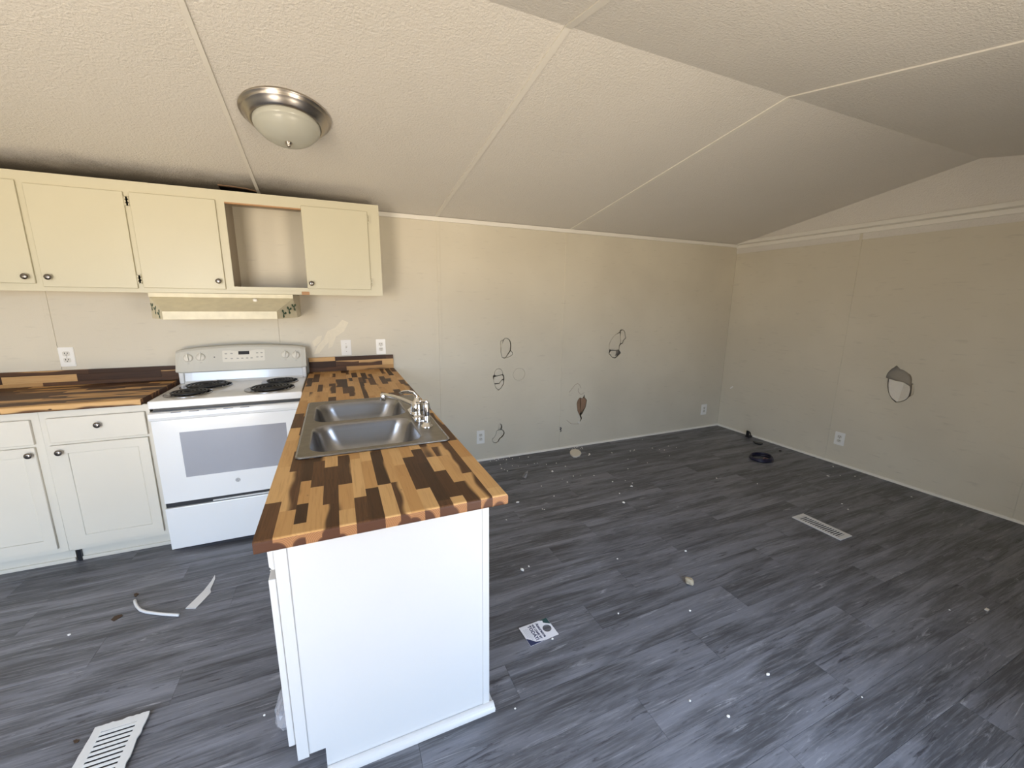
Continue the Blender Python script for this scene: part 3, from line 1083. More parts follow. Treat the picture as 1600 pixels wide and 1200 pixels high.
def cols(a, b_, w):
    n = max(1, round((b_ - a) / w))
    ws = [rnd.uniform(.75, 1.25) for _ in range(n)]
    s = sum(ws)
    out = [a]
    for v in ws:
        out.append(out[-1] + v / s * (b_ - a))
    out[-1] = b_
    return out


ZS0, ZS1 = .8815, .914
SX0, SX1, SYN = .752, 1.371, -2.382
SINK = (.830, 1.250, -1.865, -1.105)
T = Thing('countertop', 'acacia butcher-block countertop on the peninsula with a sink set in it', 'countertop', (1.06, -1.2, ZS0))
slab(T, SX0, SX1, SYN, -.021, ZS0, ZS1, 'Y', cols(SX0, SINK[0], .040)[:-1] + cols(SINK[0], SINK[1], .036)[:-1] + cols(SINK[1], SX1, .036), (.09, .32), M_STAVE_Y, SINK, nose=.007)
T = Thing('backsplash', 'short butcher-block backsplash at the wall end of the peninsula', 'backsplash', (1.06, -.01, ZS1))


def upright(T, x0, x1, zs, lens_, y0=-.02, y1=-.0005, pale=.5):
    for z0, z1 in zip(zs, zs[1:]):
        slab(T, x0, x1, y0, y1, z0, z1, 'X', [y0, y1], lens_, M_STAVE_X, bev=.0008, pale=pale)


upright(T, .757, 1.364, [.9145, .946, .992, 1.022], (.15, .5))
T = Thing('countertop', 'dark-striped butcher-block countertop on the cabinets left of the range', 'countertop', (-.7, -.3, ZS0))
slab(T, -1.40, -.032, -.632, -.021, ZS0, ZS1, 'X', cols(-.632, -.021, .045), (.18, .6), M_STAVE_X, nose=.006, pale=.04)
T = Thing('backsplash', 'long butcher-block backsplash along the wall left of the range', 'backsplash', (-.7, -.01, ZS1))
upright(T, -1.40, -.020, [.9145, .936, .980, 1.006], (.25, .7), pale=.12)

# ------------------------------------------------------------------ peninsula cabinet
T = Thing('peninsula_cabinet', 'white peninsula cabinet under the sink, plain end panel toward the viewer', 'cabinet', (1.06, -1.2, 0))
YP = -2.216
PX0, PX1 = .762, 1.374
bm = new_bm()
prism(bm, [(PX0 + .001, .093), (.845, .093), (.845, 0), (PX1 - .0245, 0), (PX1 - .0245, .881), (PX0 + .001, .881)], FN_XZ(YP + .016), 0, .016)
T.part('end_panel', bm, M_PEN)
bm = new_bm()
box(bm, PX0, .793, YP - .0035, YP + .001, .087, .881, .0012)
T.part('stile', bm, M_PEN)
bm = new_bm()
box(bm, PX1 - .024, PX1, YP - .002, YP + .02, 0, .881, .0012)
T.part('stile', bm, M_PEN)
bm = new_bm()
box(bm, PX1 - .012, PX1 - .001, YP + .02, -.004, 0, .881)
T.part('side_board', bm, M_PEN)
bm = new_bm()
plate(bm, rect(YP + .016, -.70, .093, .881), [rect(-2.14, -1.55, .16, .68), rect(-1.48, -.80, .16, .68), rect(-2.14, -.80, .74, .84)], lambda u, v, w: Vector((PX0 + w, u, v)), 0, .018)
T.part('face_frame', bm, M_PEN)
bm = new_bm()
box(bm, PX0 + .018, PX1 - .012, YP + .016, -.03, .093, .105)
T.part('bottom_board', bm, M_PEN)
bm = new_bm()
box(bm, .838, .852, YP + .001, -.70, 0, .093)
T.part('toe_board', bm, M_PEN)
for y0, y1 in ((-2.214, -1.54), (-1.50, -.82)):
    bm = new_bm()
    box(bm, .742, .761, y0, y1, .142, .703, .003)
    d = T.part('door', bm, M_PEN)
    ya = y1 - .04
    bm = new_bm()
    lathe(bm, [(.006, 0), (.005, .008), (.0145, .016), (.0155, .020), (.007, .0265), (0, .027)], 16, Matrix.Translation((.742, ya, .665)) @ Matrix.Rotation(math.radians(-90), 4, 'Y'))
    T.part('knob', bm, M_KNOB, d)
bm = new_bm()
prism(bm, [(.761, .878), (.746, .878), (.748, .742), (.755, .732), (.761, .732)], lambda u, v, w: Vector((u, w, v)), -2.214, -.82)
T.part('drawer', bm, M_PEN)
b2 = quarter_round('q', (.838, YP - .002), (1.388, YP - .002), .024, (0, -1), M_PEN)
T.part('shoe_strip', b2, M_PEN)
b2 = quarter_round('q', (PX1, YP - .02), (PX1, -.02), .018, (1, 0), M_PEN)
T.part('shoe_strip', b2, M_PEN)

# ------------------------------------------------------------------ sink
T = Thing('kitchen_sink', 'double-bowl stainless steel sink set into the butcher-block peninsula', 'sink', (1.06, -1.485, ZS1))
KX0, KX1, KY0, KY1 = .798, 1.338, -1.888, -1.062
BOWLS = [(.838, 1.243, -1.853, -1.503), (.838, 1.243, -1.465, -1.115)]
bm = new_bm()
plate(bm, rounded(KX0, KX1, KY0, KY1, .022), [rounded(*bw, .07) for bw in BOWLS], FN_XY(ZS1), .0005, .0055)
dk = T.part('deck', bm, M_STEELRIM)
bm = new_bm()
tube(bm, [(x, y, ZS1 + .004) for x, y in rounded(KX0 + .004, KX1 - .004, KY0 + .004, KY1 - .004, .02)], .004, 6, True)
T.part('rim_bead', bm, M_STEEL, dk)
for bw in BOWLS:
    bm = new_bm()
    rings = []
    for ins, dep, r in ((-.002, .0058, .07), (.001, .004, .07), (.005, -.004, .072), (.010, -.025, .075), (.017, -.055, .08), (.027, -.085, .085), (.042, -.112, .085), (.062, -.133, .08), (.088, -.147, .07), (.118, -.154, .05), (.155, -.156, .018)):
        rings.append([bm.verts.new((x, y, ZS1 + dep)) for x, y in rounded(bw[0] + ins, bw[1] - ins, bw[2] + ins, bw[3] - ins, r, 8)])
    for A, B in zip(rings, rings[1:]):
        for k in range(len(A)):
            l = (k + 1) % len(A)
            bm.faces.new((A[k], A[l], B[l], B[k])).smooth = True
    bm.faces.new(rings[-1])
    bmesh.ops.recalc_face_normals(bm, faces=bm.faces)
    bmesh.ops.reverse_faces(bm, faces=bm.faces)
    bw_o = T.part('basin', bm, M_STEEL)
    bm = new_bm()
    cx, cy = (bw[0] + bw[1]) / 2, (bw[2] + bw[3]) / 2
    lathe(bm, [(.045, .0015), (.043, .003), (.034, .001), (.033, -.006), (0, -.006)], 24, Matrix.Translation((cx, cy, ZS1 - .156)))
    T.part('drain', bm, M_CHROME, bw_o)

# ------------------------------------------------------------------ faucet and sprayer
ZD = ZS1 + .0055
FX, FYY = 1.279, -1.515
T = Thing('kitchen_faucet', 'chrome single-lever faucet with its spout turned over the far bowl', 'faucet', (FX, FYY, ZD))
bm = new_bm()
prism(bm, rounded(FX - .030, FX + .030, FYY - .118, FYY + .128, .029, 8), FN_XY(ZD), .0006, .008)
prism(bm, rounded(FX - .024, FX + .024, FYY - .110, FYY + .120, .023, 8), FN_XY(ZD), .008, .014)
T.part('escutcheon', bm, M_CHROME)
bm = new_bm()
lathe(bm, [(.032, .010), (.032, .020), (.0295, .023), (.0295, .030), (.030, .040), (.0285, .055), (.024, .068), (.018, .077), (.014, .082), (.014, .09), (0, .091)], 28, Matrix.Translation((FX, FYY, ZD)))
T.part('body', bm, M_CHROME)
bm = new_bm()
bx, by = 1.150, -1.300
pts, rad = [], []
for k in range(13):
    s = k / 12
    pts.append((FX + (bx - FX) * s, FYY + (by - FYY) * s, ZD + .048 + .022 * math.sin(s * math.pi * .62)))
    rad.append(.0110 - .0030 * s)
tube(bm, pts, .01, 10, False, rad)
T.part('spout', bm, M_CHROME)
bm = new_bm()
lathe(bm, [(0, .012), (.010, .012), (.0135, .008), (.0135, -.022), (.011, -.026), (0, -.026)], 20, Matrix.Translation((bx, by, ZD + .062)))
T.part('aerator', bm, M_CHROME)
bm = new_bm()
lev = [(FX, FYY, ZD + .086), (FX - .002, FYY + .004, ZD + .098), (FX - .012, FYY + .012, ZD + .109), (FX - .030, FYY + .024, ZD + .114), (FX - .052, FYY + .038, ZD + .112), (FX - .072, FYY + .05, ZD + .104)]
tube(bm, lev, .012, 10, False, [.010, .012, .013, .013, .011, .007], .5)
T.part('lever', bm, M_CHROME)
SXp, SYp = 1.286, -1.688
T = Thing('side_sprayer', 'chrome side sprayer standing on the sink deck nearest the viewer', 'sprayer', (SXp, SYp, ZD))
bm = new_bm()
lathe(bm, [(.026, 0), (.026, .003), (.022, .009), (.0155, .013), (.0155, .02), (0, .02)], 24, Matrix.Translation((SXp, SYp, ZD)))
T.part('base', bm, M_CHROME)
bm = new_bm()
lathe(bm, [(.0125, .018), (.0128, .045), (.0115, .047), (.0125, .05), (.0128, .095), (.011, .103), (.006, .107), (0, .107)], 20, Matrix.Translation((SXp, SYp, ZD)))
T.part('handle', bm, M_CHROME)
bm = new_bm()
tube(bm, [(SXp - .040, SYp + .01, ZD + .108), (SXp - .022, SYp + .004, ZD + .113), (SXp, SYp, ZD + .112), (SXp + .008, SYp, ZD + .104), (SXp + .014, SYp, ZD + .082), (SXp + .018, SYp, ZD + .070)], .01, 8, False, [.006, .009, .012, .009, .005, .003], .6)
T.part('spray_head', bm, M_CHROME)

# ------------------------------------------------------------------ range
T = Thing('electric_range', 'white coil-top electric range between the two countertops', 'range', (.373, -.35, 0))
RX0, RX1 = 0.0, .742
bm = new_bm()
box(bm, RX0 + .006, RX1 - .006, -.60, -.03, .03, .855)
T.part('cabinet_shell', bm, M_BLACK)
for x in (RX0 + .06, RX1 - .06):
    for y in (-.56, -.08):
        bm = new_bm()
        lathe(bm, [(.018, 0), (.018, .012), (.008, .016), (.008, .032)], 12, Matrix.Translation((x, y, 0)))
        T.part('leg', bm, M_BLACK)
bm = new_bm()
box(bm, RX0, RX1, -.650, -.035, .858, .901, .006)
ct = T.part('cooktop', bm, M_ENAMEL)
for cx, cy, r in ((.140, -.488, .094), (.178, -.270, .115), (.556, -.492, .115), (.588, -.272, .088)):
    bm = new_bm()
    lathe(bm, [(r + .022, .0005), (r + .022, .004), (r + .014, .0065), (r + .004, .003), (r - .01, .0015), (.03, .001), (0, .001)], 36, Matrix.Translation((cx, cy, .9008)))
    bo = T.part('burner', bm, M_STEEL)
    bm = new_bm()
    pts = []
    turns = 4.2 if r < .1 else 5.2
    n = int(turns * 22)
    for k in range(n + 1):
        a = turns * 2 * math.pi * k / n
        q = .016 + (r - .018) * k / n
        pts.append((cx + q * math.cos(a), cy + q * math.sin(a), .913))
    pts.append((cx + r + .012, cy + .02, .909))
    tube(bm, pts, .0052, 6)
    for a in (0.4, 2.5, 4.6):
        tube(bm, [(cx, cy, .9055), (cx + (r + .004) * math.cos(a), cy + (r + .004) * math.sin(a), .9055)], .003, 5)
    T.part('coil', bm, M_COIL, bo)
# rear riser and curved control console
bm = new_bm()
prism(bm, [(-.145, .9005), (-.128, .915), (-.118, .985), (-.03, .985), (-.03, .9005)], lambda u, v, w: Vector((w, u, v)), .030, .716)
rs = T.part('riser', bm, M_ENAMEL)
for x0, x1 in ((RX0 + .003, .029), (.717, RX1 - .001)):
    bm = new_bm()
    box(bm, x0, x1, -.140, -.03, .9008, .985, .006)
    T.part('riser_end', bm, M_ENAMEL, rs)
bm = new_bm()
nx = 24
prof_n = None
rows_ = []
for k in range(nx + 1):
    s = k / nx
    x = -.006 + (.752) * s
    crown = 1.117 + .026 * (1 - (2 * s - 1) ** 2)
    edge = min(1.0, min(s, 1 - s) * nx / 1.0)
    ins = 0 if 0 < k < nx else .006
    prof = [(-.030, .978), (-.150 + ins, .973 + ins), (-.156 + ins, .980 + ins), (-.112 + ins, crown - .016 - ins), (-.102 + ins, crown - .004 - ins), (-.088, crown - ins), (-.045, crown - .002 - ins), (-.030, crown - .012)]
    rows_.append([bm.verts.new((x, a, c)) for a, c in prof])
for A, B in zip(rows_, rows_[1:]):
    for k in range(len(A)):
        l = (k + 1) % len(A)
        bm.faces.new((A[k], A[l], B[l], B[k]))
bm.faces.new(rows_[0][::-1])
bm.faces.new(rows_[-1])
bmesh.ops.recalc_face_normals(bm, faces=bm.faces)
con = T.part('console', bm, M_CONSOLE)
# console face: from (-.156,.980) to (-.112, ~1.12); helper frame on that sloping face
c0, c1 = Vector((0, -.156, .980)), Vector((0, -.112, 1.115))
cdir = (c1 - c0).normalized()
cn = Vector((0, -cdir.z, cdir.y))
face = lambda u, z, w: Vector((u, 0, 0)) + c0 + cdir * ((z - .980) / cdir.z) + cn * w
CROT = Matrix((Vector((1, 0, 0)), cdir, cn)).transposed().to_4x4()
for kx, kz, rot in ((.064, 1.066, 8), (.131, 1.069, -5), (.618, 1.066, -12), (.684, 1.060, -6)):
    bm = new_bm()
    mtx = Matrix.Translation(face(kx, kz, .0006)) @ CROT @ Matrix.Rotation(math.radians(rot), 4, 'Z')
    lathe(bm, [(.0255, 0), (.0255, .004), (.0225, .010), (.0205, .013), (0, .0135)], 28, mtx)
    b3 = new_bm()
    box(b3, -.0045, .0045, -.0215, .0215, .010, .024, .002)
    merge(bm, b3, mtx)
    kn = T.part('knob', bm, M_KEYPLATE)
    bm = new_bm()
    prism(bm, rect(kx - .001, kx + .001, kz + .028, kz + .034), face, .0002, .0012)
    prism(bm, rect(kx - .006, kx + .006, kz - .035, kz - .0335), face, .0002, .0012)
    T.part('dial_mark', bm, M_GREY, kn)
bm = new_bm()
prism(bm, rounded(.250, .495, 1.033, 1.107, .006, 3), face, .0002, .003)
kp = T.part('keypad', bm, M_KEYPLATE)
bm = new_bm()
prism(bm, rect(.341, .404, 1.078, 1.099), face, .003, .0042)
T.part('display', bm, M_BLACK, kp)
for (u, z) in ((.270, 1.086), (.302, 1.086), (.270, 1.055), (.302, 1.053), (.336, 1.053), (.362, 1.053), (.390, 1.053), (.416, 1.053), (.450, 1.085), (.476, 1.085), (.450, 1.058), (.476, 1.058)):
    bm = new_bm()
    prism(bm, rounded(u - .007, u + .007, z - .0038, z + .0038, .003, 2), face, .003, .0038)
    T.part('key', bm, M_PADS, kp)
bm = new_bm()
prism(bm, circle(.205, 1.067, .0038, 12), face, .0002, .0015)
T.part('indicator_lamp', bm, M_BLACK)
# front: black gap, door with bar handle, window, badge, drawer
bm = new_bm()
box(bm, RX0 + .012, RX1 - .004, -.628, -.60, .836, .858)
T.part('vent_gap', bm, M_BLACK)
bm = new_bm()
plate(bm, rect(RX0 + .002, RX1 - .002, .306, .790), [rect(.117, .640, .448, .716)], FN_XZ(-.602), 0, .048)
dr = T.part('oven_door', bm, M_ENAMEL)
bm = new_bm()
box(bm, .1172, .6398, -.6475, -.625, .4482, .7158)
T.part('oven_window', bm, M_OVENGLASS, dr)
bm = new_bm()
prism(bm, [(-.602, .790), (-.652, .790), (-.668, .797), (-.672, .812), (-.668, .833), (-.655, .839), (-.602, .838)], lambda u, v, w: Vector((w, u, v)), RX0 + .001, RX1 - .001)
T.part('handle', bm, M_ENAMEL, dr)
for u in (.10, .18, .26, .34, .42):
    bm = new_bm()
    box(bm, u, u + .045, -.6705, -.66, .8335, .8365)
    T.part('handle_slot', bm, M_GREY, dr)
bm = new_bm()
prism(bm, circle(.360, .392, .0125, 24), FN_XZ(-.650), 0, .0012)
bg = T.part('badge', bm, M_GREY, dr, label='small round grey maker badge')
bm = new_bm()
plate(bm, circle(.360, .392, .0108, 24), [circle(.360, .392, .0094, 24)], FN_XZ(-.6512), 0, .0006)
text_bm(bm, 'GE', .0125, lambda u, v, w: Vector((.360 + u, -.6512 - w, .392 + v)), 0, .0006)
merge_target = bm
T.part('badge_lettering', bm, M_PLATE, dr)
bm = new_bm()
box(bm, RX0 - .002, RX1 - .002, -.652, -.602, .020, .274, .004)
dw = T.part('drawer', bm, M_ENAMEL)
bm = new_bm()
box(bm, RX0 + .004, RX1 - .004, -.640, -.602, .276, .304)
T.part('drawer_grip', bm, M_BLACK, dw, label='dark recessed finger grip')
bm = new_bm()
box(bm, .225, .52, -.6495, -.640, .281, .287)
T.part('grip_lip', bm, M_ENAMEL, dw)

# ------------------------------------------------------------------ outlets and switch
def outlet(label, plane, u, v, w=.072, h=.118, group='duplex wall outlets', kind='outlet'):
    """plane 'back': u = x; plane 'right': u = y."""
    loc = (u, 0, v) if plane == 'back' else (XR, u, v)
    fn = (lambda a, c, d: Vector((u + a, -d, v + c))) if plane == 'back' else (lambda a, c, d: Vector((XR - d, u - a, v + c)))
    T = Thing('wall_outlet' if kind == 'outlet' else 'light_switch', label, kind if kind == 'outlet' else 'switch', loc, group)
    bm = new_bm()
    prism(bm, rounded(-w / 2, w / 2, -h / 2, h / 2, .004, 2), fn, 0, .004)
    prism(bm, rounded(-w / 2 + .003, w / 2 - .003, -h / 2 + .003, h / 2 - .003, .004, 2), fn, .004, .006)
    T.part('cover_plate', bm, M_PLATE)
    if kind == 'outlet':
        for s in (-1, 1):
            bm = new_bm()
            prism(bm, rounded(-.017, .017, s * .0195 - .0145, s * .0195 + .0145, .009, 4), fn, .005, .0072)
            rc = T.part('receptacle', bm, M_RECEPT)
            bm = new_bm()
            for a in (-.0065, .0065):
                prism(bm, rect(a - .0017, a + .0017, s * .0195 - .001, s * .0195 + .008), fn, .0071, .0076)
            prism(bm, circle(0, s * .0195 - .0075, .0028, 10), fn, .0071, .0076)
            T.part('socket_slots', bm, M_BLACK, rc)
        bm = new_bm()
        prism(bm, circle(0, 0, .003, 10), fn, .006, .0068)
        T.part('screw', bm, M_NICKEL)
    else:
        bm = new_bm()
        prism(bm, rect(-.0055, .0055, -.012, .012), fn, .0055, .007)
        tg = T.part('toggle', bm, M_PLATE)
        bm = new_bm()
        b3 = new_bm()
        box(b3, -.004, .004, -.002, .012, .0, .014, .001)
        for vv in b3.verts:
            vv.co = fn(vv.co.x, vv.co.y + vv.co.z * .3, vv.co.z + .006)
        merge(bm, b3)
        T.part('toggle_lever', bm, M_RECEPT, tg)
        bm = new_bm()
        for s in (-1, 1):
            prism(bm, circle(0, s * .03, .003, 10), fn, .006, .0068)
        T.part('screw', bm, M_NICKEL)


outlet('white outlet above the countertop left of the range', 'back', -.572, 1.087, .072, .118)
outlet('white toggle switch on the wall right of the range console', 'back', 1.021, 1.089, .072, .118, None, 'switch')
outlet('white outlet above the short backsplash, next to the switch', 'back', 1.276, 1.088, .072, .118)
outlet('white outlet low on the wall just past the peninsula', 'back', 2.106, .230, .075, .125)
outlet('white outlet low on the wall by the room corner', 'back', 4.900, .219, .085, .125)
outlet('white outlet low on the side wall below the big hole', 'right', -1.295, .240, .080, .120)

# ------------------------------------------------------------------ ceiling light
LX, LY = .815, -1.003
LZ = HW - SL * LY
dn = Vector((0, -SL, -1)).normalized()
zax = -dn
xax = Vector((1, 0, 0))
yax = zax.cross(xax)
LM = Matrix((xax, yax, zax)).transposed().to_4x4()
LM.translation = Vector((LX, LY, LZ))
T = Thing('ceiling_light', 'flush ceiling light with a brushed nickel ring and frosted glass dome', 'ceiling light', (LX, LY, LZ))
bm = new_bm()
lathe(bm, [(.02, -.001), (.188, -.001), (.192, -.008), (.190, -.013), (.181, -.016), (.181, -.021), (.176, -.025), (.168, -.034), (.158, -.046), (.150, -.052), (.145, -.053), (.142, -.048)], 56, LM)
T.part('mounting_ring', bm, M_NICKEL)
bm = new_bm()
lathe(bm, [(.141, -.046), (.1415, -.056), (.138, -.068), (.136, -.072), (.132, -.074), (.126, -.083), (.112, -.098), (.090, -.113), (.062, -.124), (.032, -.130), (0, -.132)], 56, LM)
T.part('glass_dome', bm, M_FROST)
bm = new_bm()
lathe(bm, [(.015, -.129), (.016, -.134), (.013, -.139), (.009, -.141), (.010, -.146), (.007, -.151), (0, -.153)], 20, LM)
T.part('finial', bm, M_NICKEL)


# ------------------------------------------------------------------ floor registers
def register(label, x0, x1, y0, y1, nsl, dent, rim_f):
    T = Thing('floor_register', label, 'register', ((x0 + x1) / 2, (y0 + y1) / 2, 0), 'white floor registers')
    lift = .006 if dent else 0
    L = []
    rr = random.Random(3)
    n = 16
    rectp = [(x0, y0), (x1, y0), (x1, y1), (x0, y1)]
    for k in range(4):
        p, q = rectp[k], rectp[(k + 1) % 4]
        for i in range(n):
            s = i / n
            u, v = p[0] + (q[0] - p[0]) * s, p[1] + (q[1] - p[1]) * s
            j = rr.uniform(-dent, dent) if 0 < i else 0
            nx_, ny_ = (q[1] - p[1]), -(q[0] - p[0])
            ln = math.hypot(nx_, ny_)
            L.append((u + nx_ / ln * j, v + ny_ / ln * j))
    rx, ry = rim_f
    bm = new_bm()
    plate(bm, L, [rect(x0 + rx, x1 - rx, y0 + ry, y1 - ry)], FN_XY(.0), .0005 + lift, .006 + lift)
    T.part('frame', bm, M_REG)
    bm = new_bm()
    box(bm, x0 + rx, x1 - rx, y0 + ry, y1 - ry, .0003, .0012)
    T.part('damper', bm, M_BLACK)
    for k in range(nsl):
        yy = y0 + ry + (y1 - y0 - 2 * ry) * (k + .5) / nsl
        hw = (y1 - y0 - 2 * ry) / nsl * (.27 if dent else .19)
        bm = new_bm()
        xe = x1 - rx - (.018 if (dent > .001 and k in (2, 3)) else 0)
        prism(bm, [(yy - hw, .0050 + lift), (yy + hw, .0058 + lift), (yy + hw, .0044 + lift), (yy - hw, .0036 + lift)], lambda u, v, w: Vector((w, u, v)), x0 + rx, xe)
        T.part('louver', bm, M_REG)
    return T


register('bent white floor register in front of the range', .110, .257, -2.085, -1.772, 15, .0028, (.026, .026))
register('flat white floor register alone on the open floor', 3.768, 3.890, -2.077, -1.778, 16, 0.0, (.022, .026))

# ------------------------------------------------------------------ things lying on the floor
pts = [(-0.031, -1.058), (-0.019, -1.086), (-0.002, -1.116), (0.021, -1.148), (0.048, -1.172), (0.084, -1.195), (0.127, -1.220), (0.169, -1.242), (0.197, -1.256)]
pp = []
for (a, c), (d, f) in zip(pts, pts[1:]):
    for k in range(3):
        pp.append((a + (d - a) * k / 3, c + (f - c) * k / 3, .0065))
pp.append((*pts[-1], .0065))
bm = new_bm()
tube(bm, pp, .0065, 8)
solid('trim_offcut', 'thin curved white plastic trim offcut lying before the range', 'offcut', bm, M_PLASTIC, (pts[4][0], pts[4][1], 0))
pts = [(0.274, -0.977), (0.283, -1.014), (0.283, -1.056), (0.281, -1.097), (0.290, -1.126), (0.275, -1.172), (0.253, -1.227), (0.209, -1.211), (0.229, -1.162), (0.253, -1.100), (0.269, -1.029)]
bm = new_bm()
prism(bm, pts, FN_XY(0), .0005, .004)
solid('plastic_shard', 'flat pointed white plastic shard on the floor before the range', 'shard', bm, M_PLASTIC, (pts[5][0], pts[5][1], 0))

# printed door hanger
T = Thing('door_hanger', 'white printed door hanger card lying on the floor beyond the peninsula', 'card', (1.695, -1.983, 0))
card = [(1.621, -1.933), (1.626, -2.040), (1.772, -2.027), (1.764, -1.957), (1.764, -1.939), (1.724, -1.926)]
# card frame: origin bottom-right of the text, up = toward +x, reading direction = toward -y
c_bl, c_br, c_tr, c_tl = Vector((1.6195, -1.934, 0)), Vector((1.628, -2.040, 0)), Vector((1.7715, -2.030, 0)), Vector((1.764, -1.926, 0))


def cf(u, v, w):
    """u 0..1 along the reading direction, v 0..1 from the bottom to the top of the card."""
    p = (c_bl * (1 - u) + c_br * u) * (1 - v) + (c_tl * (1 - u) + c_tr * u) * v
    lift = .004 * (1 - v) * (1 - u) + .003 * max(0, v - .7) * 3 * (1 - u)
    return Vector((p.x, p.y, .0008 + lift + w))


bm = new_bm()
hole = circle(.50, .80, .19, 24, .14)
plate(bm, [(0, 0), (.5, 0), (1, 0), (1, .5), (1, 1), (.5, 1), (0, 1), (0, .5)], [hole], cf, 0, .0006)
T.part('card_sheet', bm, M_CARD)
bm = new_bm()
prism(bm, [(.005, .62), (.10, .74), (.24, .86), (.36, .995), (.005, .995)], cf, .0007, .0011)
T.part('corner_band', bm, M_TEAL)
bm = new_bm()
prism(bm, [(.62, .005), (.72, .10), (.90, .22), (.97, .38), (.995, .55), (.995, .005)], cf, .0007, .0011)
T.part('corner_band', bm, M_INK)
bm = new_bm()
text_bm(bm, 'Assurance', .185, lambda u, v, w: cf(.47 + u, .585 + v * .72, w), .0007, .0011, .006)
T.part('print', bm, M_INK)
bm = new_bm()
text_bm(bm, 'WE CAME BY', .135, lambda u, v, w: cf(.47 + u, .44 + v * .72, w), .0007, .0011, .005)
text_bm(bm, 'TODAY!', .215, lambda u, v, w: cf(.47 + u, .315 + v * .72, w), .0007, .0011, .008)
T.part('print', bm, M_INK)
bm = new_bm()
for k, (a, c) in enumerate(((.2, .72), (.16, .78), (.2, .66), (.18, .6))):
    prism(bm, rect(a, c, .215 - .045 * k, .228 - .045 * k), cf, .0007, .0011)
T.part('print', bm, M_INK2)


def blob(r, sx, sy, sz, seed, sub=2, amp=.25, flat=False):
    b2 = bmesh.new()
    bmesh.ops.create_icosphere(b2, subdivisions=sub, radius=r)
    q = random.Random(seed)
    for v in b2.verts:
        v.co *= 1 + q.uniform(-amp, amp)
        v.co = Vector((v.co.x * sx, v.co.y * sy, v.co.z * sz))
    zmin = min(v.co.z for v in b2.verts)
    bmesh.ops.translate(b2, verts=b2.verts, vec=(0, 0, -zmin + .0003))
    return b2


def place(bm, x, y):
    bmesh.ops.translate(bm, verts=bm.verts, vec=(x, y, 0))
    return bm


x, y = [(2.569, -2.010)][0]
solid('stone_chip', 'small tan stone chip alone in the middle of the floor', 'stone', place(blob(.024, .8, 1.1, .75, 5, 2, .18), x, y), M_STONE, (x, y, 0))
pc = [(2.981, -0.139), (3.024, -0.095), (3.063, -0.090), (3.088, -0.115), (3.087, -0.161), (3.066, -0.213), (3.023, -0.254), (2.973, -0.272), (2.947, -0.252), (2.949, -0.205)]
bm = new_bm()
prism(bm, pc, FN_XY(0), .0005, .013)
bmesh.ops.bevel(bm, geom=list(bm.edges), offset=.002, segments=1, affect='EDGES')
cx, cy = sum(p[0] for p in pc) / 10, sum(p[1] for p in pc) / 10
cx_, cy_ = cx, cy
solid('drywall_chunk', 'fist-sized cream drywall chunk on the floor under the torn hole', 'chunk', bm, M_GYP, (cx, cy, 0))

# clear plastic scrap and film
pc = [(2.308, -0.477), (2.349, -0.437), (2.418, -0.365), (2.373, -0.447), (2.328, -0.514), (2.303, -0.517)]
bm = new_bm()
top = [bm.verts.new((u, v, .004 + .012 * (k % 2))) for k, (u, v) in enumerate(pc)]
bm.faces.new(top)
bmesh.ops.solidify(bm, geom=list(bm.faces), thickness=.0008)
solid('plastic_scrap', 'small clear plastic scrap on the floor beyond the sink', 'scrap', bm, M_BAG, (pc[0][0], pc[0][1], 0))
bag = blob(.06, .66, 1.25, .85, 12, 3, .10)
for v in bag.verts:
    v.co.y += 0
solid('plastic_bag', 'crumpled clear plastic bag tucked at the foot of the peninsula', 'bag', place(bag, .712, -1.985), M_BAG, (.712, -1.985, 0))

# dark ring and black scraps by the far corner
T = Thing('rubber_ring', 'dark purple rubber ring on the floor near the far corner', 'ring', (4.595, -.965, 0))
bm = new_bm()
tube(bm, [(4.595 + .098 * math.cos(a), -.965 + .086 * math.sin(a), .012) for a in [2 * math.pi * k / 48 for k in range(48)]], .0115, 8, True)
tube(bm, [(4.595 + .095 * math.cos(a), -.962 + .082 * math.sin(a), .028 + .006 * math.cos(a)) for a in [2 * math.pi * k / 48 for k in range(48)]], .009, 8, True)
T.part('band', bm, M_PURPLE)
bm = new_bm()
tube(bm, [(4.57, -1.02, .006), (4.60, -.985, .006), (4.62, -.975, .012), (4.635, -1.0, .006), (4.65, -.985, .006)], .006, 6)
T.part('cord', bm, M_PINK, label='dusty pink cord lying inside the ring')
x, y = [(5.095, -0.465)][0]
bm = new_bm()
box(bm, x - .035, x + .03, y - .02, y + .02, .0005, .018, .004)
b3 = new_bm()
box(b3, x - .034, x - .018, y - .016, y + .016, .016, .075, .004)
merge(bm, b3)
b3 = new_bm()
tube(b3, [(x - .026, y, .07), (x + .01, y, .05), (x + .028, y, .016)], .006, 6)
merge(bm, b3)
solid('plug_adapter', 'small black plug standing against the side wall near the corner', 'plug', bm, M_BLACK, (x, y, 0))
pc = [(4.987, -0.595), (4.995, -0.608), (4.990, -0.632), (5.009, -0.647), (5.022, -0.666), (5.008, -0.689), (4.976, -0.694), (4.954, -0.677), (4.951, -0.645)]
bm = new_bm()
prism(bm, pc, FN_XY(0), .0005, .010)
solid('plastic_fragment', 'flat black plastic fragment between the plug and the ring', 'fragment', bm, M_BLACK, (pc[3][0], pc[3][1], 0))
x, y = [(4.972, -0.896)][0]
solid('rubber_bit', 'tiny black rubber bit by the side wall past the ring', 'scrap', place(blob(.013, 1.2, 1, .6, 8, 1, .2), x, y), M_BLACK, (x, y, 0))
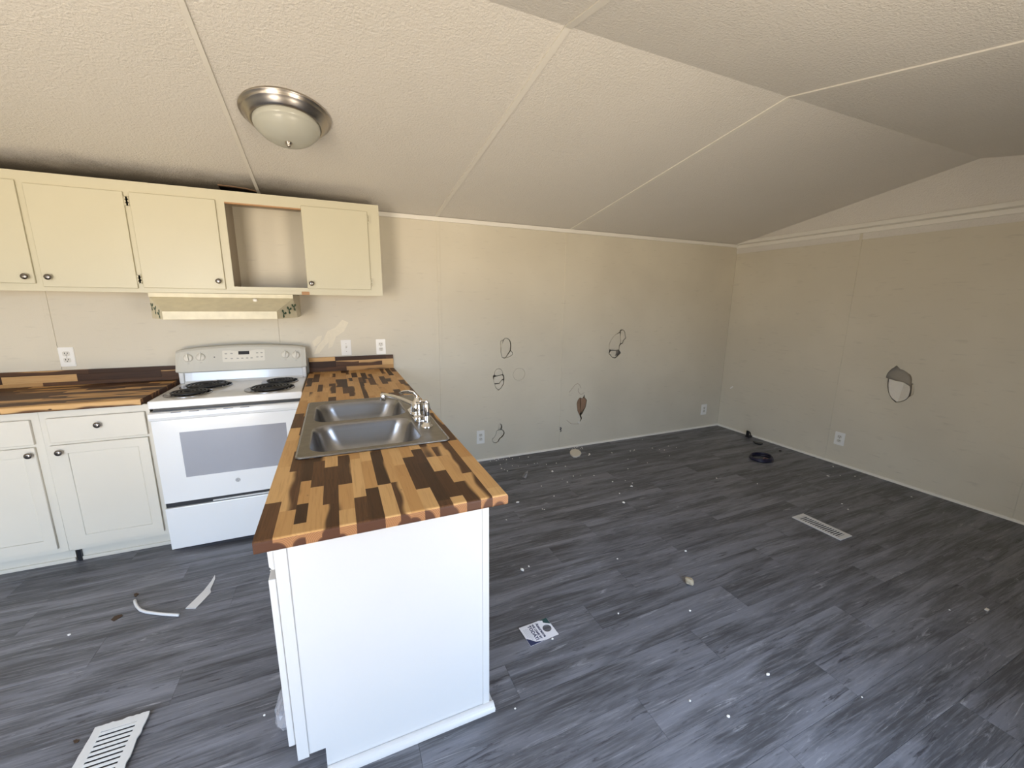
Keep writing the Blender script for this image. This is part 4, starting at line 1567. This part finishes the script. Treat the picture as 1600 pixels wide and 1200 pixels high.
for lab, pc in (('curled dark brown dry leaf near the curved white offcut', [(-0.080, -1.165), (-0.075, -1.143), (-0.050, -1.142), (-0.042, -1.154), (-0.053, -1.168), (-0.065, -1.179)]),
                ('tiny dark crumpled scrap behind the curved white offcut', [(-0.058, -0.994), (-0.049, -0.989), (-0.035, -1.002), (-0.041, -1.011), (-0.038, -1.023), (-0.048, -1.015)]),
                ('rust-brown leaf bit left of the bent register', [(0.060, -1.789), (0.068, -1.788), (0.079, -1.796), (0.076, -1.802), (0.068, -1.801)])):
    bm = new_bm()
    prism(bm, pc, FN_XY(0), .0004, .003)
    solid('leaf_scrap', lab, 'leaf', bm, M_LEAFDRY, (pc[0][0], pc[0][1], 0))
pc = [(-0.116, 0.483), (-0.148, 0.512), (-0.155, 0.504), (-0.123, 0.475)]
bm = new_bm()
prism(bm, pc, FN_YZ(XR), 0, .002)
solid('tape_scrap', 'small white tape scrap stuck on the side wall near the corner', 'tape', bm, M_PLATE, (XR, pc[0][0], pc[0][1]))
pc = [(3.779, -2.703), (3.778, -2.714), (3.757, -2.716), (3.758, -2.703)]
bm = new_bm()
prism(bm, pc, FN_XY(0), .0005, .006)
solid('drywall_flake', 'white flake alone on the floor near the right picture edge', 'flake', bm, M_GYP, (pc[0][0], pc[0][1], 0))

# crumbs of drywall, each its own piece, a few shared meshes
crumb_meshes = []
for s in range(4):
    b2 = blob(.0075, 1.1, .9, .6, 40 + s, 1, .28)
    me = bpy.data.meshes.new('drywall_crumb')
    b2.to_mesh(me)
    b2.free()
    me.materials.append(M_CRUMB)
    crumb_meshes.append(me)
CR = [(2.238, -0.163), (2.329, -0.225), (2.376, -0.253), (2.467, -0.251), (2.536, -0.254), (2.566, -0.256), (2.627, -0.316), (2.727, -0.321), (2.231, -0.276), (2.215, -0.246), (2.242, -0.317), (2.602, -0.472), (3.131, -0.254), (3.114, -0.270), (3.364, -0.291), (3.363, -0.302), (3.404, -0.491), (3.620, -0.323), (3.916, -0.098), (3.868, -0.404), (4.027, -0.362), (4.073, -0.425), (3.836, -0.572), (3.514, -0.629), (3.255, -0.672), (2.891, -0.679), (3.074, -0.864), (3.049, -0.969), (2.962, -0.839), (3.098, -0.922), (2.880, -1.035), (2.816, -1.163), (2.391, -0.877), (2.094, -0.867), (3.822, -1.118), (4.049, -1.322), (1.803, -1.573), (2.218, -1.019), (2.227, -1.032), (2.613, -0.705), (2.604, -0.639), (2.381, -0.689), (1.924, -1.058), (2.788, -0.628), (2.764, -0.420), (2.721, -0.623), (2.232, -0.028), (2.268, -0.038), (2.183, -0.050), (2.383, -0.030), (2.467, -0.075), (2.552, -0.093), (2.334, -0.075), (2.395, -0.073), (2.313, -0.051), (2.240, -0.058), (3.090, -0.068), (3.119, -0.048), (3.137, -0.086), (3.174, -0.058), (3.096, -0.039), (3.108, -0.105), (3.068, -0.046), (3.143, -0.021), (3.159, -0.089), (3.028, -0.055), (3.564, -0.330), (3.600, -0.332), (3.903, -0.436), (3.830, -0.346), (2.352, -1.692), (2.421, -2.154), (2.776, -1.786), (1.852, -1.556)]
CR += [(5.037, -1.341), (4.763, -1.447), (4.765, -1.456), (4.875, -1.485), (4.955, -1.594), (4.053, -1.318), (4.943, -1.937), (4.976, -1.545), (4.310, -1.797), (4.263, -1.862)]
CR += [(3.595, -2.639), (2.093, -2.033), (2.422, -2.153), (2.148, -2.584), (2.066, -2.488), (2.439, -2.529), (1.457, -2.262), (0.629, -1.937), (0.450, -0.810), (0.544, -1.050), (-0.204, -1.207), (1.732, -2.042), (2.677, -2.730)]
BIG = {11, 12, 27, 31, 33, 36}
for i, (x, y) in enumerate(CR):
    if x > XR - .03 or y > -.025:
        y = min(y, -.03)
    o = bpy.data.objects.new('drywall_crumb', crumb_meshes[i % 4])
    COL.objects.link(o)
    s = (1.5 if i in BIG else rnd.uniform(.5, .95))
    o.scale = (s, s, s)
    o.rotation_euler = (0, 0, rnd.uniform(0, 6.28))
    o.location = (x, y, 0)
    if math.hypot(x - cx_, y - cy_) < .26:
        lab, grp = 'white drywall crumb lying around the fist-sized cream drywall chunk', 'crumbs around the drywall chunk'
    elif i in BIG:
        lab, grp = 'larger white drywall crumb out on the open plank floor', 'larger crumbs on the open floor'
    elif y > -.62 and x < 2.85:
        lab, grp = 'white drywall crumb by the back wall below the left-hand holes', 'crumbs below the left-hand holes'
    elif x > 3.9:
        lab, grp = 'white speck of drywall on the floor along the side wall', 'crumbs along the side wall'
    elif x < .75:
        lab, grp = 'white speck of drywall on the kitchen floor before the range', 'crumbs on the kitchen floor'
    else:
        lab, grp = 'white speck of drywall on the middle of the open floor', 'crumbs on the open floor'
    tag(o, lab, 'crumb', grp)
